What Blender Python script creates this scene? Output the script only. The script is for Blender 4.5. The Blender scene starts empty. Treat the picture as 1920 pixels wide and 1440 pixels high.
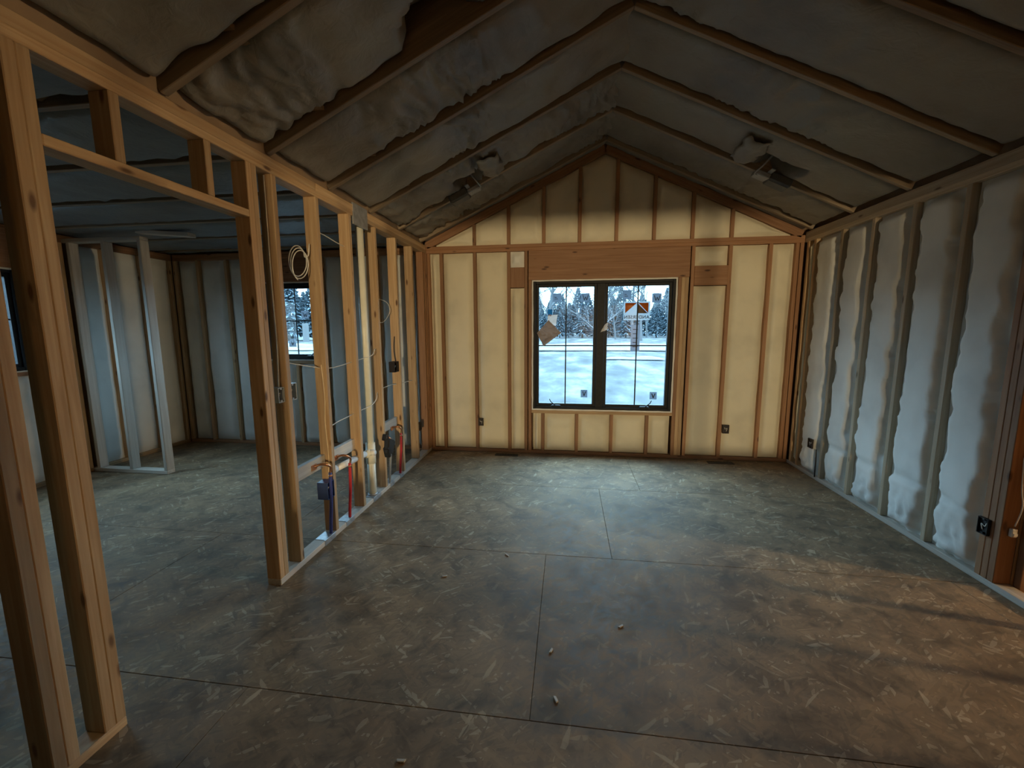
import bpy, bmesh, math, random
from mathutils import Vector, Matrix, noise

random.seed(7)
S = bpy.context.scene
COL = S.collection

# ------------------------------------------------------------------ camera
F_PX = 781.05
PITCH, YAW, ROLL = math.radians(7.7257), math.radians(7.6594), math.radians(0.2827)
cam_d = bpy.data.cameras.new('camera')
cam_d.sensor_width = 36.0
cam_d.lens = F_PX / 1920.0 * 36.0
cam_d.clip_start = 0.05
cam_d.clip_end = 800
cam = bpy.data.objects.new('camera', cam_d)
COL.objects.link(cam)
fw = Vector((-math.sin(YAW) * math.cos(PITCH), math.cos(YAW) * math.cos(PITCH), -math.sin(PITCH)))
rt = Vector((math.cos(YAW), math.sin(YAW), 0))
dn = fw.cross(rt)
rt2 = math.cos(ROLL) * rt + math.sin(ROLL) * dn
dn2 = -math.sin(ROLL) * rt + math.cos(ROLL) * dn
M = Matrix(((rt2.x, -dn2.x, -fw.x), (rt2.y, -dn2.y, -fw.y), (rt2.z, -dn2.z, -fw.z))).to_4x4()
M.translation = Vector((1.6909, -4.9468, 1.5335))
cam.matrix_world = M
S.camera = cam

# ------------------------------------------------------------------ world, exposure
W = bpy.data.worlds.new('overcast_dusk_sky')
S.world = W
W.use_nodes = True
bg = W.node_tree.nodes['Background']
# standard overcast sky: luminance rises smoothly from the horizon to three times that at the zenith
wn = W.node_tree
w_tc = wn.nodes.new('ShaderNodeTexCoord')
w_sep = wn.nodes.new('ShaderNodeSeparateXYZ')
w_mx = wn.nodes.new('ShaderNodeMath'); w_mx.operation = 'MAXIMUM'; w_mx.inputs[1].default_value = 0.0
w_ma = wn.nodes.new('ShaderNodeMath'); w_ma.operation = 'MULTIPLY_ADD'
SKY = 9.4
w_ma.inputs[1].default_value = 2.0 * SKY
w_ma.inputs[2].default_value = SKY
wn.links.new(w_tc.outputs['Generated'], w_sep.inputs[0])
wn.links.new(w_sep.outputs['Z'], w_mx.inputs[0])
wn.links.new(w_mx.outputs[0], w_ma.inputs[0])
wn.links.new(w_ma.outputs[0], bg.inputs['Strength'])
bg.inputs['Color'].default_value = (0.44, 0.74, 1.0, 1)
S.view_settings.view_transform = 'Standard'
S.view_settings.look = 'None'
S.view_settings.gamma = 1.0
S.view_settings.use_curve_mapping = False
S.view_settings.exposure = 0.0
S.cycles.use_denoising = True
S.cycles.sample_clamp_indirect = 6.0
S.cycles.max_bounces = 6
S.cycles.diffuse_bounces = 3
S.cycles.glossy_bounces = 2
S.cycles.transmission_bounces = 4
S.cycles.transparent_max_bounces = 8
S.cycles.caustics_reflective = False
S.cycles.caustics_refractive = False
S.cycles.use_adaptive_sampling = True
S.cycles.adaptive_threshold = 0.07
S.cycles.adaptive_min_samples = 16

WARM = (1.0, 0.78, 0.45)
REAR_LAMP_W, SIDE_LAMP_W = 1800.0, 520.0


def portal(name, loc, size, rot):
    """sampling guide for the sky light that enters through a window (emits nothing itself)"""
    l = bpy.data.lights.new(name, 'AREA')
    l.shape = 'RECTANGLE'
    l.size, l.size_y = size
    l.cycles.is_portal = True
    o = bpy.data.objects.new(name, l)
    o.location = loc
    o.rotation_euler = rot
    COL.objects.link(o)


portal('window_portal', (2.075, 0.115, 1.315), (1.60, 1.50), (math.radians(-90), 0, 0))
portal('window_portal', (-1.765, 0.115, 1.62), (0.78, 0.96), (math.radians(-90), 0, 0))
portal('window_portal', (-3.545, -2.088, 1.61), (0.94, 0.96), (math.radians(-90), 0, math.radians(90)))


# ------------------------------------------------------------------ materials
def nmat(name):
    m = bpy.data.materials.new(name)
    m.use_nodes = True
    nt = m.node_tree
    b = nt.nodes['Principled BSDF']
    return m, nt, b


def N(nt, t, **kw):
    n = nt.nodes.new(t)
    for k, v in kw.items():
        setattr(n, k, v)
    return n


def ramp(nt, stops):
    r = N(nt, 'ShaderNodeValToRGB')
    e = r.color_ramp.elements
    while len(e) < len(stops):
        e.new(0.5)
    for i, (p, c) in enumerate(stops):
        e[i].position = p
        e[i].color = (*c, 1) if len(c) == 3 else c
    return r


def L(nt, a, b):
    nt.links.new(a, b)


def plain(name, col, rough=0.6, metal=0.0, spec=0.5, nscale=0, namt=0.12, bump=0.0):
    m, nt, b = nmat(name)
    b.inputs['Base Color'].default_value = (*col, 1)
    b.inputs['Roughness'].default_value = rough
    b.inputs['Metallic'].default_value = metal
    b.inputs['Specular IOR Level'].default_value = spec
    if nscale:
        tc = N(nt, 'ShaderNodeTexCoord')
        nz = N(nt, 'ShaderNodeTexNoise')
        nz.inputs['Scale'].default_value = nscale
        nz.inputs['Detail'].default_value = 5
        L(nt, tc.outputs['Object'], nz.inputs['Vector'])
        lo = tuple(max(0, c * (1 - namt)) for c in col)
        hi = tuple(min(1, c * (1 + namt)) for c in col)
        r = ramp(nt, [(0.3, lo), (0.7, hi)])
        L(nt, nz.outputs['Fac'], r.inputs['Fac'])
        L(nt, r.outputs['Color'], b.inputs['Base Color'])
        if bump:
            bp = N(nt, 'ShaderNodeBump')
            bp.inputs['Strength'].default_value = bump
            bp.inputs['Distance'].default_value = 0.01
            L(nt, nz.outputs['Fac'], bp.inputs['Height'])
            L(nt, bp.outputs['Normal'], b.inputs['Normal'])
    return m


def wood(name, light, dark, rough=0.62, knots=True):
    """sawn lumber; grain runs along the third component of the mesh attribute 'gc'"""
    m, nt, b = nmat(name)
    at = N(nt, 'ShaderNodeAttribute', attribute_name='gc')
    oi = N(nt, 'ShaderNodeObjectInfo')
    mul = N(nt, 'ShaderNodeMath', operation='MULTIPLY')
    mul.inputs[1].default_value = 37.0
    L(nt, oi.outputs['Random'], mul.inputs[0])
    add = N(nt, 'ShaderNodeVectorMath', operation='ADD')
    L(nt, at.outputs['Vector'], add.inputs[0])
    L(nt, mul.outputs[0], add.inputs[1])
    mp = N(nt, 'ShaderNodeMapping')
    mp.inputs['Scale'].default_value = (34, 34, 1.3)
    L(nt, add.outputs[0], mp.inputs['Vector'])
    n1 = N(nt, 'ShaderNodeTexNoise')
    n1.inputs['Scale'].default_value = 1.6
    n1.inputs['Detail'].default_value = 6
    n1.inputs['Distortion'].default_value = 0.6
    L(nt, mp.outputs[0], n1.inputs['Vector'])
    r = ramp(nt, [(0.30, dark), (0.55, tuple(0.5 * (a + c) for a, c in zip(light, dark))), (0.72, light)])
    L(nt, n1.outputs['Fac'], r.inputs['Fac'])
    out = r.outputs['Color']
    hs = N(nt, 'ShaderNodeHueSaturation')
    mr = N(nt, 'ShaderNodeMapRange')
    mr.inputs['To Min'].default_value = 0.72
    mr.inputs['To Max'].default_value = 1.18
    L(nt, oi.outputs['Random'], mr.inputs['Value'])
    L(nt, mr.outputs[0], hs.inputs['Value'])
    L(nt, out, hs.inputs['Color'])
    out = hs.outputs['Color']
    if knots:
        mk = N(nt, 'ShaderNodeMapping')
        mk.inputs['Scale'].default_value = (11, 11, 3.6)
        L(nt, add.outputs[0], mk.inputs['Vector'])
        vo = N(nt, 'ShaderNodeTexVoronoi')
        vo.inputs['Scale'].default_value = 1.0
        L(nt, mk.outputs[0], vo.inputs['Vector'])
        rk = ramp(nt, [(0.07, (1, 1, 1)), (0.145, (0, 0, 0))])
        L(nt, vo.outputs['Distance'], rk.inputs['Fac'])
        mx = N(nt, 'ShaderNodeMix', data_type='RGBA')
        L(nt, rk.outputs['Color'], mx.inputs['Factor'])
        L(nt, out, mx.inputs['A'])
        mx.inputs['B'].default_value = (dark[0] * .34, dark[1] * .28, dark[2] * .25, 1)
        out = mx.outputs['Result']
    L(nt, out, b.inputs['Base Color'])
    b.inputs['Roughness'].default_value = rough
    return m


def osb(name, c0, c1, c2, rough=0.5):
    """strand board: stretched cells in several directions"""
    m, nt, b = nmat(name)
    tc = N(nt, 'ShaderNodeNewGeometry')
    oi = N(nt, 'ShaderNodeObjectInfo')
    wn = N(nt, 'ShaderNodeTexNoise')
    wn.inputs['Scale'].default_value = 9
    L(nt, tc.outputs['Position'], wn.inputs['Vector'])
    off = N(nt, 'ShaderNodeVectorMath', operation='SCALE')
    off.inputs['Scale'].default_value = 0.014
    L(nt, wn.outputs['Color'], off.inputs[0])
    pos = N(nt, 'ShaderNodeVectorMath', operation='ADD')
    L(nt, tc.outputs['Position'], pos.inputs[0])
    L(nt, off.outputs[0], pos.inputs[1])
    cols, hts = [], []
    for i, (ang, sx, sy) in enumerate(((12, 11, 58), (-38, 13, 70), (74, 12, 62), (38, 10, 75))):
        mp = N(nt, 'ShaderNodeMapping')
        mp.inputs['Rotation'].default_value = (0, 0, math.radians(ang))
        mp.vector_type = 'TEXTURE'
        mp.inputs['Scale'].default_value = (1 / sx, 1 / sy, 1)
        mp.inputs['Location'].default_value = (i * 3.1, i * 1.7, 0)
        L(nt, pos.outputs[0], mp.inputs['Vector'])
        vo = N(nt, 'ShaderNodeTexVoronoi')
        vo.inputs['Scale'].default_value = 1.0
        L(nt, mp.outputs[0], vo.inputs['Vector'])
        sep = N(nt, 'ShaderNodeSeparateColor')
        L(nt, vo.outputs['Color'], sep.inputs[0])
        cols.append(sep)
    # choose layer with highest random value -> overlapping strands
    best_h, best_c = cols[0].outputs[0], cols[0].outputs[1]
    for s in cols[1:]:
        gt = N(nt, 'ShaderNodeMath', operation='GREATER_THAN')
        L(nt, s.outputs[0], gt.inputs[0])
        L(nt, best_h, gt.inputs[1])
        mc = N(nt, 'ShaderNodeMix', data_type='FLOAT')
        L(nt, gt.outputs[0], mc.inputs['Factor'])
        L(nt, best_c, mc.inputs['A'])
        L(nt, s.outputs[1], mc.inputs['B'])
        mxh = N(nt, 'ShaderNodeMath', operation='MAXIMUM')
        L(nt, best_h, mxh.inputs[0])
        L(nt, s.outputs[0], mxh.inputs[1])
        best_h, best_c = mxh.outputs[0], mc.outputs['Result']
    r = ramp(nt, [(0.0, c0), (0.45, c1), (0.8, tuple(1.12 * q for q in c1)), (0.90, tuple(1.2 * q for q in c1)), (0.97, c2)])  # palest strands brightened in colour to read as glints
    L(nt, best_c, r.inputs['Fac'])
    # dust and trodden dirt
    dn_ = N(nt, 'ShaderNodeTexNoise')
    dn_.inputs['Scale'].default_value = 1.7
    dn_.inputs['Detail'].default_value = 8
    dn_.inputs['Roughness'].default_value = 0.62
    L(nt, tc.outputs['Position'], dn_.inputs['Vector'])
    dr = ramp(nt, [(0.36, (0.62, 0.60, 0.58)), (0.62, (1.08, 1.05, 1.0))])
    L(nt, dn_.outputs['Fac'], dr.inputs['Fac'])
    mx = N(nt, 'ShaderNodeMix', data_type='RGBA', blend_type='MULTIPLY')
    mx.inputs['Factor'].default_value = 1
    L(nt, r.outputs['Color'], mx.inputs['A'])
    L(nt, dr.outputs['Color'], mx.inputs['B'])
    # boot scuffs: smaller dark smears
    sm = N(nt, 'ShaderNodeTexNoise')
    sm.inputs['Scale'].default_value = 6.5
    sm.inputs['Detail'].default_value = 4
    sm.inputs['Distortion'].default_value = 0.8
    L(nt, tc.outputs['Position'], sm.inputs['Vector'])
    sr = ramp(nt, [(0.34, (0.66, 0.66, 0.66)), (0.5, (1, 1, 1)), (0.68, (1.10, 1.07, 1.02))])
    L(nt, sm.outputs['Fac'], sr.inputs['Fac'])
    mx2 = N(nt, 'ShaderNodeMix', data_type='RGBA', blend_type='MULTIPLY')
    mx2.inputs['Factor'].default_value = 1
    L(nt, mx.outputs['Result'], mx2.inputs['A'])
    L(nt, sr.outputs['Color'], mx2.inputs['B'])
    mx = mx2
    hs = N(nt, 'ShaderNodeHueSaturation')
    mr = N(nt, 'ShaderNodeMapRange')
    mr.inputs['To Min'].default_value = 0.92
    mr.inputs['To Max'].default_value = 1.08
    L(nt, oi.outputs['Random'], mr.inputs['Value'])
    L(nt, mr.outputs[0], hs.inputs['Value'])
    L(nt, mx.outputs['Result'], hs.inputs['Color'])
    b.inputs['Specular IOR Level'].default_value = 0.5
    L(nt, hs.outputs['Color'], b.inputs['Base Color'])
    rr = N(nt, 'ShaderNodeMapRange')
    rr.inputs['To Min'].default_value = rough - 0.10
    rr.inputs['To Max'].default_value = rough + 0.10
    L(nt, best_c, rr.inputs['Value'])
    L(nt, rr.outputs[0], b.inputs['Roughness'])
    return m


def foam_mat(name, col):
    m, nt, b = nmat(name)
    tc = N(nt, 'ShaderNodeNewGeometry')
    n1 = N(nt, 'ShaderNodeTexNoise')
    n1.inputs['Scale'].default_value = 2.6
    n1.inputs['Detail'].default_value = 6
    L(nt, tc.outputs['Position'], n1.inputs['Vector'])
    r = ramp(nt, [(0.3, tuple(c * 0.86 for c in col)), (0.5, col), (0.75, tuple(min(1, c * 1.07) for c in col))])
    L(nt, n1.outputs['Fac'], r.inputs['Fac'])
    L(nt, r.outputs['Color'], b.inputs['Base Color'])
    b.inputs['Roughness'].default_value = 0.6
    b.inputs['Specular IOR Level'].default_value = 0.3
    return m


def batt_mat(name, col):
    m, nt, b = nmat(name)
    tc = N(nt, 'ShaderNodeNewGeometry')
    n1 = N(nt, 'ShaderNodeTexNoise')
    n1.inputs['Scale'].default_value = 1.5
    n1.inputs['Detail'].default_value = 7
    L(nt, tc.outputs['Position'], n1.inputs['Vector'])
    r = ramp(nt, [(0.32, tuple(c * 0.72 for c in col)), (0.5, col), (0.7, (col[0] * 1.1, col[1] * 1.16, col[2] * 1.14))])
    L(nt, n1.outputs['Fac'], r.inputs['Fac'])
    L(nt, r.outputs['Color'], b.inputs['Base Color'])
    n2 = N(nt, 'ShaderNodeTexNoise')
    n2.inputs['Scale'].default_value = 14
    n2.inputs['Detail'].default_value = 4
    n2.inputs['Distortion'].default_value = 1.2
    L(nt, tc.outputs['Position'], n2.inputs['Vector'])
    bp = N(nt, 'ShaderNodeBump')
    bp.inputs['Strength'].default_value = 0.5
    bp.inputs['Distance'].default_value = 0.012
    L(nt, n2.outputs['Fac'], bp.inputs['Height'])
    L(nt, bp.outputs['Normal'], b.inputs['Normal'])
    b.inputs['Roughness'].default_value = 0.5
    return m


def glass_mat(name, tint):
    m, nt, b = nmat(name)
    nt.nodes.remove(b)
    out = nt.nodes['Material Output']
    tr = N(nt, 'ShaderNodeBsdfTransparent')
    tr.inputs['Color'].default_value = (*tint, 1)
    gl = N(nt, 'ShaderNodeBsdfGlossy')
    gl.inputs['Roughness'].default_value = 0.02
    fr = N(nt, 'ShaderNodeFresnel')
    fr.inputs['IOR'].default_value = 1.45
    mx = N(nt, 'ShaderNodeMixShader')
    ge = N(nt, 'ShaderNodeNewGeometry')      # one reflection per pane, from the face that is met first
    inv = N(nt, 'ShaderNodeMath', operation='SUBTRACT')
    inv.inputs[0].default_value = 1.0
    L(nt, ge.outputs['Backfacing'], inv.inputs[1])
    mul = N(nt, 'ShaderNodeMath', operation='MULTIPLY')
    L(nt, fr.outputs[0], mul.inputs[0])
    L(nt, inv.outputs[0], mul.inputs[1])
    L(nt, mul.outputs[0], mx.inputs['Fac'])
    L(nt, tr.outputs[0], mx.inputs[1])
    L(nt, gl.outputs[0], mx.inputs[2])
    L(nt, mx.outputs[0], out.inputs['Surface'])
    return m


def paper_mat(name, col, trans=0.5):
    m, nt, b = nmat(name)
    out = nt.nodes['Material Output']
    t = N(nt, 'ShaderNodeBsdfTranslucent')
    t.inputs['Color'].default_value = (*col, 1)
    b.inputs['Base Color'].default_value = (*col, 1)
    b.inputs['Roughness'].default_value = 0.7
    mx = N(nt, 'ShaderNodeMixShader')
    mx.inputs['Fac'].default_value = trans
    L(nt, b.outputs[0], mx.inputs[1])
    L(nt, t.outputs[0], mx.inputs[2])
    L(nt, mx.outputs[0], out.inputs['Surface'])
    return m


def snow_ground_mat():
    m, nt, b = nmat('snowy_grass')
    tc = N(nt, 'ShaderNodeNewGeometry')
    mp = N(nt, 'ShaderNodeMapping')
    mp.inputs['Scale'].default_value = (1.1, 0.38, 1)
    L(nt, tc.outputs['Position'], mp.inputs['Vector'])
    n1 = N(nt, 'ShaderNodeTexNoise')
    n1.inputs['Scale'].default_value = 0.55
    n1.inputs['Detail'].default_value = 9
    n1.inputs['Roughness'].default_value = 0.62
    L(nt, mp.outputs[0], n1.inputs['Vector'])
    r = ramp(nt, [(0.36, (0.022, 0.0225, 0.0225)), (0.45, (0.033, 0.034, 0.034)), (0.53, (0.047, 0.048, 0.048)), (0.62, (0.082, 0.083, 0.083))])
    L(nt, n1.outputs['Fac'], r.inputs['Fac'])
    L(nt, r.outputs['Color'], b.inputs['Base Color'])
    b.inputs['Roughness'].default_value = 0.9
    b.inputs['Specular IOR Level'].default_value = 0.1
    return m


M_PINE = wood('pine_lumber', (0.64, 0.455, 0.265), (0.45, 0.27, 0.13))
M_BROWN = wood('reddish_lumber', (0.40, 0.215, 0.11), (0.27, 0.125, 0.055))
M_RAFTER = wood('rafter_lumber', (0.34, 0.265, 0.18), (0.22, 0.155, 0.10), knots=False)
M_DUSTY = wood('dusty_pale_lumber', (0.66, 0.60, 0.52), (0.52, 0.45, 0.37), knots=False)
M_FOAMED = wood('overspray_dusted_stud', (0.62, 0.50, 0.36), (0.46, 0.345, 0.22))
M_SHEATH = plain('sheathing_board', (0.30, 0.20, 0.12), 0.8, nscale=8)
M_OSB = osb('worn_osb_subfloor', (0.235, 0.161, 0.094), (0.290, 0.201, 0.120), (0.47, 0.37, 0.25), 0.74)
M_REAR = plain('old_wall_board', (0.17, 0.13, 0.095), 0.9, nscale=4)
M_SUB = plain('joist_shadow_board', (0.06, 0.05, 0.04), 0.9, nscale=4)
M_FOAM = foam_mat('cream_spray_foam', (0.80, 0.725, 0.55))
M_FOAM_W = foam_mat('daylight_tinted_foam', (0.81, 0.80, 0.75))  # same foam, with cool window light mixed into its colour
M_SEAL = foam_mat('white_sealant_foam', (0.85, 0.83, 0.78))
M_BATT = batt_mat('grey_batt_facing', (0.235, 0.215, 0.185))
M_BATT_L = batt_mat('blue_grey_batt_facing', (0.19, 0.205, 0.215))
M_BLACK = plain('black_window_paint', (0.009, 0.010, 0.012), 0.5, spec=0.2, nscale=30, namt=0.3)
M_GLASS = glass_mat('window_glass', (0.93, 0.97, 0.98))
M_PVC = plain('cream_pvc', (0.80, 0.78, 0.66), 0.35, nscale=20, namt=0.05)
M_PVCW = plain('white_pvc', (0.84, 0.84, 0.82), 0.35, nscale=20, namt=0.05)
M_COPPER = plain('copper', (0.72, 0.36, 0.20), 0.28, metal=1.0, nscale=30)
M_RED = plain('red_pex', (0.55, 0.03, 0.04), 0.4, nscale=20)
M_BLUE = plain('blue_pex', (0.035, 0.05, 0.22), 0.4, nscale=20)
M_BLUEBOX = plain('blue_box_plastic', (0.035, 0.06, 0.17), 0.45, nscale=20)
M_DARK = plain('black_plastic', (0.010, 0.009, 0.009), 0.5, nscale=20)
M_GREYBOX = plain('grey_box_plastic', (0.40, 0.42, 0.42), 0.45, nscale=20)
M_METAL = plain('galvanised_steel', (0.45, 0.46, 0.47), 0.45, metal=0.7, nscale=25, namt=0.2)
M_CABLE = plain('white_cable', (0.74, 0.70, 0.62), 0.45, nscale=20)
M_YCABLE = plain('tan_cable', (0.62, 0.47, 0.28), 0.5, nscale=20)
M_CAN = plain('light_housing_metal', (0.34, 0.35, 0.35), 0.5, metal=0.2, nscale=20)
M_CANDARK = plain('dull_box_metal', (0.13, 0.13, 0.125), 0.6, metal=0.2, nscale=20)
M_BROWNBOX = plain('brown_box_plastic', (0.018, 0.011, 0.009), 0.5, nscale=20)
M_GREYST = paper_mat('grey_label', (0.23, 0.24, 0.26), 0.85)
M_WHITEST = paper_mat('white_label', (0.36, 0.36, 0.36), 0.85)
M_ORANGE = paper_mat('orange_label', (0.75, 0.22, 0.03), 0.8)
M_BROWNST = paper_mat('brown_label', (0.22, 0.10, 0.05), 0.5)
M_INK = plain('black_ink', (0.015, 0.015, 0.02), 0.6, nscale=40)
M_PAPER = paper_mat('protective_film', (0.40, 0.34, 0.32), 0.18)
M_PAPERW = paper_mat('white_scrap', (0.80, 0.78, 0.76), 0.25)
M_TAPE = paper_mat('blue_tape', (0.02, 0.20, 0.30), 0.55)
M_BARK = plain('grey_bark', (0.046, 0.049, 0.052), 0.9, nscale=6)
M_EVER = plain('haze_tinted_evergreen', (0.072, 0.098, 0.115), 0.9, nscale=2)  # needle colour blued and lightened to stand in for distance haze
M_GROUND = snow_ground_mat()
M_SNOW = plain('old_snow', (0.088, 0.088, 0.087), 0.9, nscale=2)
M_ROAD = plain('wet_road', (0.034, 0.034, 0.034), 0.8, nscale=1)
M_HOUSE = plain('pale_siding', (0.16, 0.15, 0.14), 0.8, nscale=3)
M_BULB, nt_, b_ = nmat('bulb_glow')
b_.inputs['Emission Color'].default_value = (1.0, 0.62, 0.27, 1)
b_.inputs['Emission Strength'].default_value = 30


# ------------------------------------------------------------------ object helpers
def link(o, parent=None):
    COL.objects.link(o)
    if parent is not None:
        o.parent = parent
    return o


def root(name, loc=(0, 0, 0), label=None, cat=None, group=None, kind=None):
    o = bpy.data.objects.new(name, None)
    o.empty_display_size = 0.1
    o.location = loc
    COL.objects.link(o)
    return tag(o, label, cat, group, kind)


def tag(o, label=None, cat=None, group=None, kind=None):
    if label: o['label'] = label
    if cat: o['category'] = cat
    if group: o['group'] = group
    if kind: o['kind'] = kind
    return o


def mesh_obj(name, bm, mat, parent=None, smooth=False, loc=(0, 0, 0)):
    me = bpy.data.meshes.new(name)
    bm.normal_update()
    bm.to_mesh(me)
    bm.free()
    me.materials.append(mat)
    if smooth:
        for p in me.polygons:
            p.use_smooth = True
    o = bpy.data.objects.new(name, me)
    o.location = loc
    return link(o, parent)


_cache = {}


def box_mesh(name, d, mat, axis, bevel):
    key = (tuple(round(x, 4) for x in d), mat.name, axis, bevel)
    if key in _cache:
        return _cache[key]
    bm = bmesh.new()
    bmesh.ops.create_cube(bm, size=1.0)
    for v in bm.verts:
        v.co = Vector((v.co.x * d[0], v.co.y * d[1], v.co.z * d[2]))
    if bevel:
        bmesh.ops.bevel(bm, geom=bm.edges[:], offset=bevel, segments=1, affect='EDGES', profile=0.5)
    me = bpy.data.meshes.new(name)
    bm.to_mesh(me)
    bm.free()
    me.materials.append(mat)
    a = me.attributes.new('gc', 'FLOAT_VECTOR', 'POINT')
    o2 = [i for i in range(3) if i != axis]
    for i, v in enumerate(me.vertices):
        a.data[i].vector = (v.co[o2[0]], v.co[o2[1]], v.co[axis])
    _cache[key] = me
    return me


def box(name, x, y, z, mat, parent=None, axis=None, bevel=0.003, rot=None):
    """box between the pairs x, y, z (parent-space)"""
    d = (abs(x[1] - x[0]), abs(y[1] - y[0]), abs(z[1] - z[0]))
    c = Vector(((x[0] + x[1]) / 2, (y[0] + y[1]) / 2, (z[0] + z[1]) / 2))
    if axis is None:
        axis = max(range(3), key=lambda i: d[i])
    bevel = min(bevel, min(d) * 0.3)
    o = bpy.data.objects.new(name, box_mesh(name, d, mat, axis, bevel))
    if parent is not None:
        c = c - parent.location
    o.location = c
    if rot:
        o.rotation_euler = rot
    return link(o, parent)


def tube_bm(bm, pts, r, seg=8, caps=True, r_end=None):
    pts = [Vector(p) for p in pts]
    n = len(pts)
    rings = []
    up = None
    for i, p in enumerate(pts):
        t = (pts[min(i + 1, n - 1)] - pts[max(i - 1, 0)]).normalized()
        if up is None:
            up = Vector((0, 0, 1)) if abs(t.z) < 0.9 else Vector((1, 0, 0))
        a = t.cross(up)
        if a.length < 1e-4:
            a = t.cross(Vector((0, 1, 0)))
        a.normalize()
        b = a.cross(t).normalized()
        up = b
        rr = r if r_end is None else r + (r_end - r) * i / (n - 1)
        rings.append([bm.verts.new(p + (a * math.cos(2 * math.pi * k / seg) + b * math.sin(2 * math.pi * k / seg)) * rr) for k in range(seg)])
    for i in range(n - 1):
        for k in range(seg):
            bm.faces.new((rings[i][k], rings[i][(k + 1) % seg], rings[i + 1][(k + 1) % seg], rings[i + 1][k]))
    if caps:
        bm.faces.new(rings[0][::-1])
        bm.faces.new(rings[-1])


def tube(name, pts, r, mat, parent=None, seg=10, smoothpts=0, r_end=None):
    pts = [Vector(p) for p in pts]
    if parent is not None:
        pts = [p - parent.location for p in pts]
    if smoothpts:
        pts = catmull(pts, smoothpts)
    bm = bmesh.new()
    tube_bm(bm, pts, r, seg, True, r_end)
    bmesh.ops.recalc_face_normals(bm, faces=bm.faces[:])
    return mesh_obj(name, bm, mat, parent, smooth=True)


def catmull(p, k):
    out = []
    q = [p[0]] + list(p) + [p[-1]]
    for i in range(1, len(q) - 2):
        for s in range(k):
            t = s / k
            a, b, c, d = q[i - 1], q[i], q[i + 1], q[i + 2]
            out.append(0.5 * ((2 * b) + (c - a) * t + (2 * a - 5 * b + 4 * c - d) * t * t + (3 * b - a - 3 * c + d) * t ** 3))
    out.append(q[-2])
    return out


def nz(x, y, z=0.0):
    return noise.noise(Vector((x, y, z)))


def sstep(a, b, x):
    t = max(0.0, min(1.0, (x - a) / (b - a)))
    return t * t * (3 - 2 * t)


def foam(parent, frame, u0, u1, z0, z1, mat, bulge=0.035, edge=0.05, seed=0.0, ragged=0.02, nu=12, nzv=34, crease=None, lump=False):
    """a bay filled with spray foam. frame(u, z, d) maps to world, d = depth towards the room
    z1 may be a function of u. the four rims run back into the cavity."""
    top = z1 if callable(z1) else (lambda u: z1)
    bm = bmesh.new()
    g = []
    for j in range(nzv + 1):
        row = []
        for i in range(nu + 1):
            a, b = i / nu, j / nzv
            u = u0 + (u1 - u0) * a
            zt = top(u)
            z = z0 + (zt - z0) * b
            w = u1 - u0
            du = min(a, 1 - a) * w
            dz = min(b, 1 - b) * (zt - z0)
            rg = ragged * (0.6 + nz(z * 5.5 + seed, a * 2.5 + seed, 3.1) + 0.7 * nz(z * 17, seed, a * 3))
            pu = sstep(-0.001, 0.055, du - max(0, rg) * 0.8)
            pz = sstep(-0.001, 0.06, dz)
            d = -edge + (edge + bulge * (0.55 + 0.45 * math.sin(math.pi * a))) * pu * pz - 0.012
            d += 0.010 * nz(u * 3.2 + seed, z * 2.3, seed) + 0.005 * nz(u * 9, z * 8 + seed, 1.0)
            if crease is not None:
                d -= 0.022 * math.exp(-((z - crease - 0.05 * nz(u * 4, seed)) / 0.022) ** 2) * pu
            if lump:
                k = sstep(0.42, 0.05, z) * pu
                d += 0.05 * k * (abs(nz(u * 15, z * 15, seed + 4.0)) - 0.12)
            row.append(bm.verts.new(Vector(frame(u, z, d)) - parent.location))
        g.append(row)
    for j in range(nzv):
        for i in range(nu):
            bm.faces.new((g[j][i], g[j][i + 1], g[j + 1][i + 1], g[j + 1][i]))
    bmesh.ops.recalc_face_normals(bm, faces=bm.faces[:])
    return mesh_obj('foam_panel', bm, mat, parent, smooth=True)


def strip(name, frame, u0, u1, z0, z1, parent, mat, d0, d1, axis_z=True):
    pass


FR_BACK = lambda u, z, d: (u, -d, z)
FR_RIGHT = lambda u, z, d: (4.168 - d, u, z)
FR_LEFT = lambda u, z, d: (-3.43 + d, u, z)

ST = 0.038
TOPZ = 2.41           # underside of the top plates
PLZ = 2.487           # top of the double top plates
XP, XR = 0.0, 4.168
RIDGE_X, EAVE_Z, RIDGE_Z = 2.07, 2.525, 3.495
SLOPE = (RIDGE_Z - EAVE_Z) / RIDGE_X
rakez = lambda x: EAVE_Z + SLOPE * (x if x <= RIDGE_X else (2 * RIDGE_X - x))
REAR_Y = -6.2

# ------------------------------------------------------------------ exterior ground first (large structure)
GZ = -0.75
bm = bmesh.new()
ng = 60
vg = []
for j in range(ng + 1):
    row = []
    for i in range(ng + 1):
        x = -150 + 300 * i / ng
        y = 0.4 + 190 * (j / ng) ** 1.6
        z = GZ + 0.10 * nz(x * 0.12, y * 0.12) * min(1, y / 8) + 0.12 * sstep(35, 150, y)
        row.append(bm.verts.new((x, y, z)))
    vg.append(row)
for j in range(ng):
    for i in range(ng):
        bm.faces.new((vg[j][i], vg[j][i + 1], vg[j + 1][i + 1], vg[j + 1][i]))
g = mesh_obj('ground', bm, M_GROUND, smooth=True)
tag(g, 'patchy snow covered lawn outside the windows', 'ground', kind='structure')
bm = bmesh.new()
vg = []
for j in range(31):
    row = []
    for i in range(31):
        x = -3.6 - 150 * (i / 30) ** 1.6
        y = -60 + 60.4 * j / 30
        row.append(bm.verts.new((x, y, GZ + 0.08 * nz(x * 0.12, y * 0.12))))
    vg.append(row)
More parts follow.
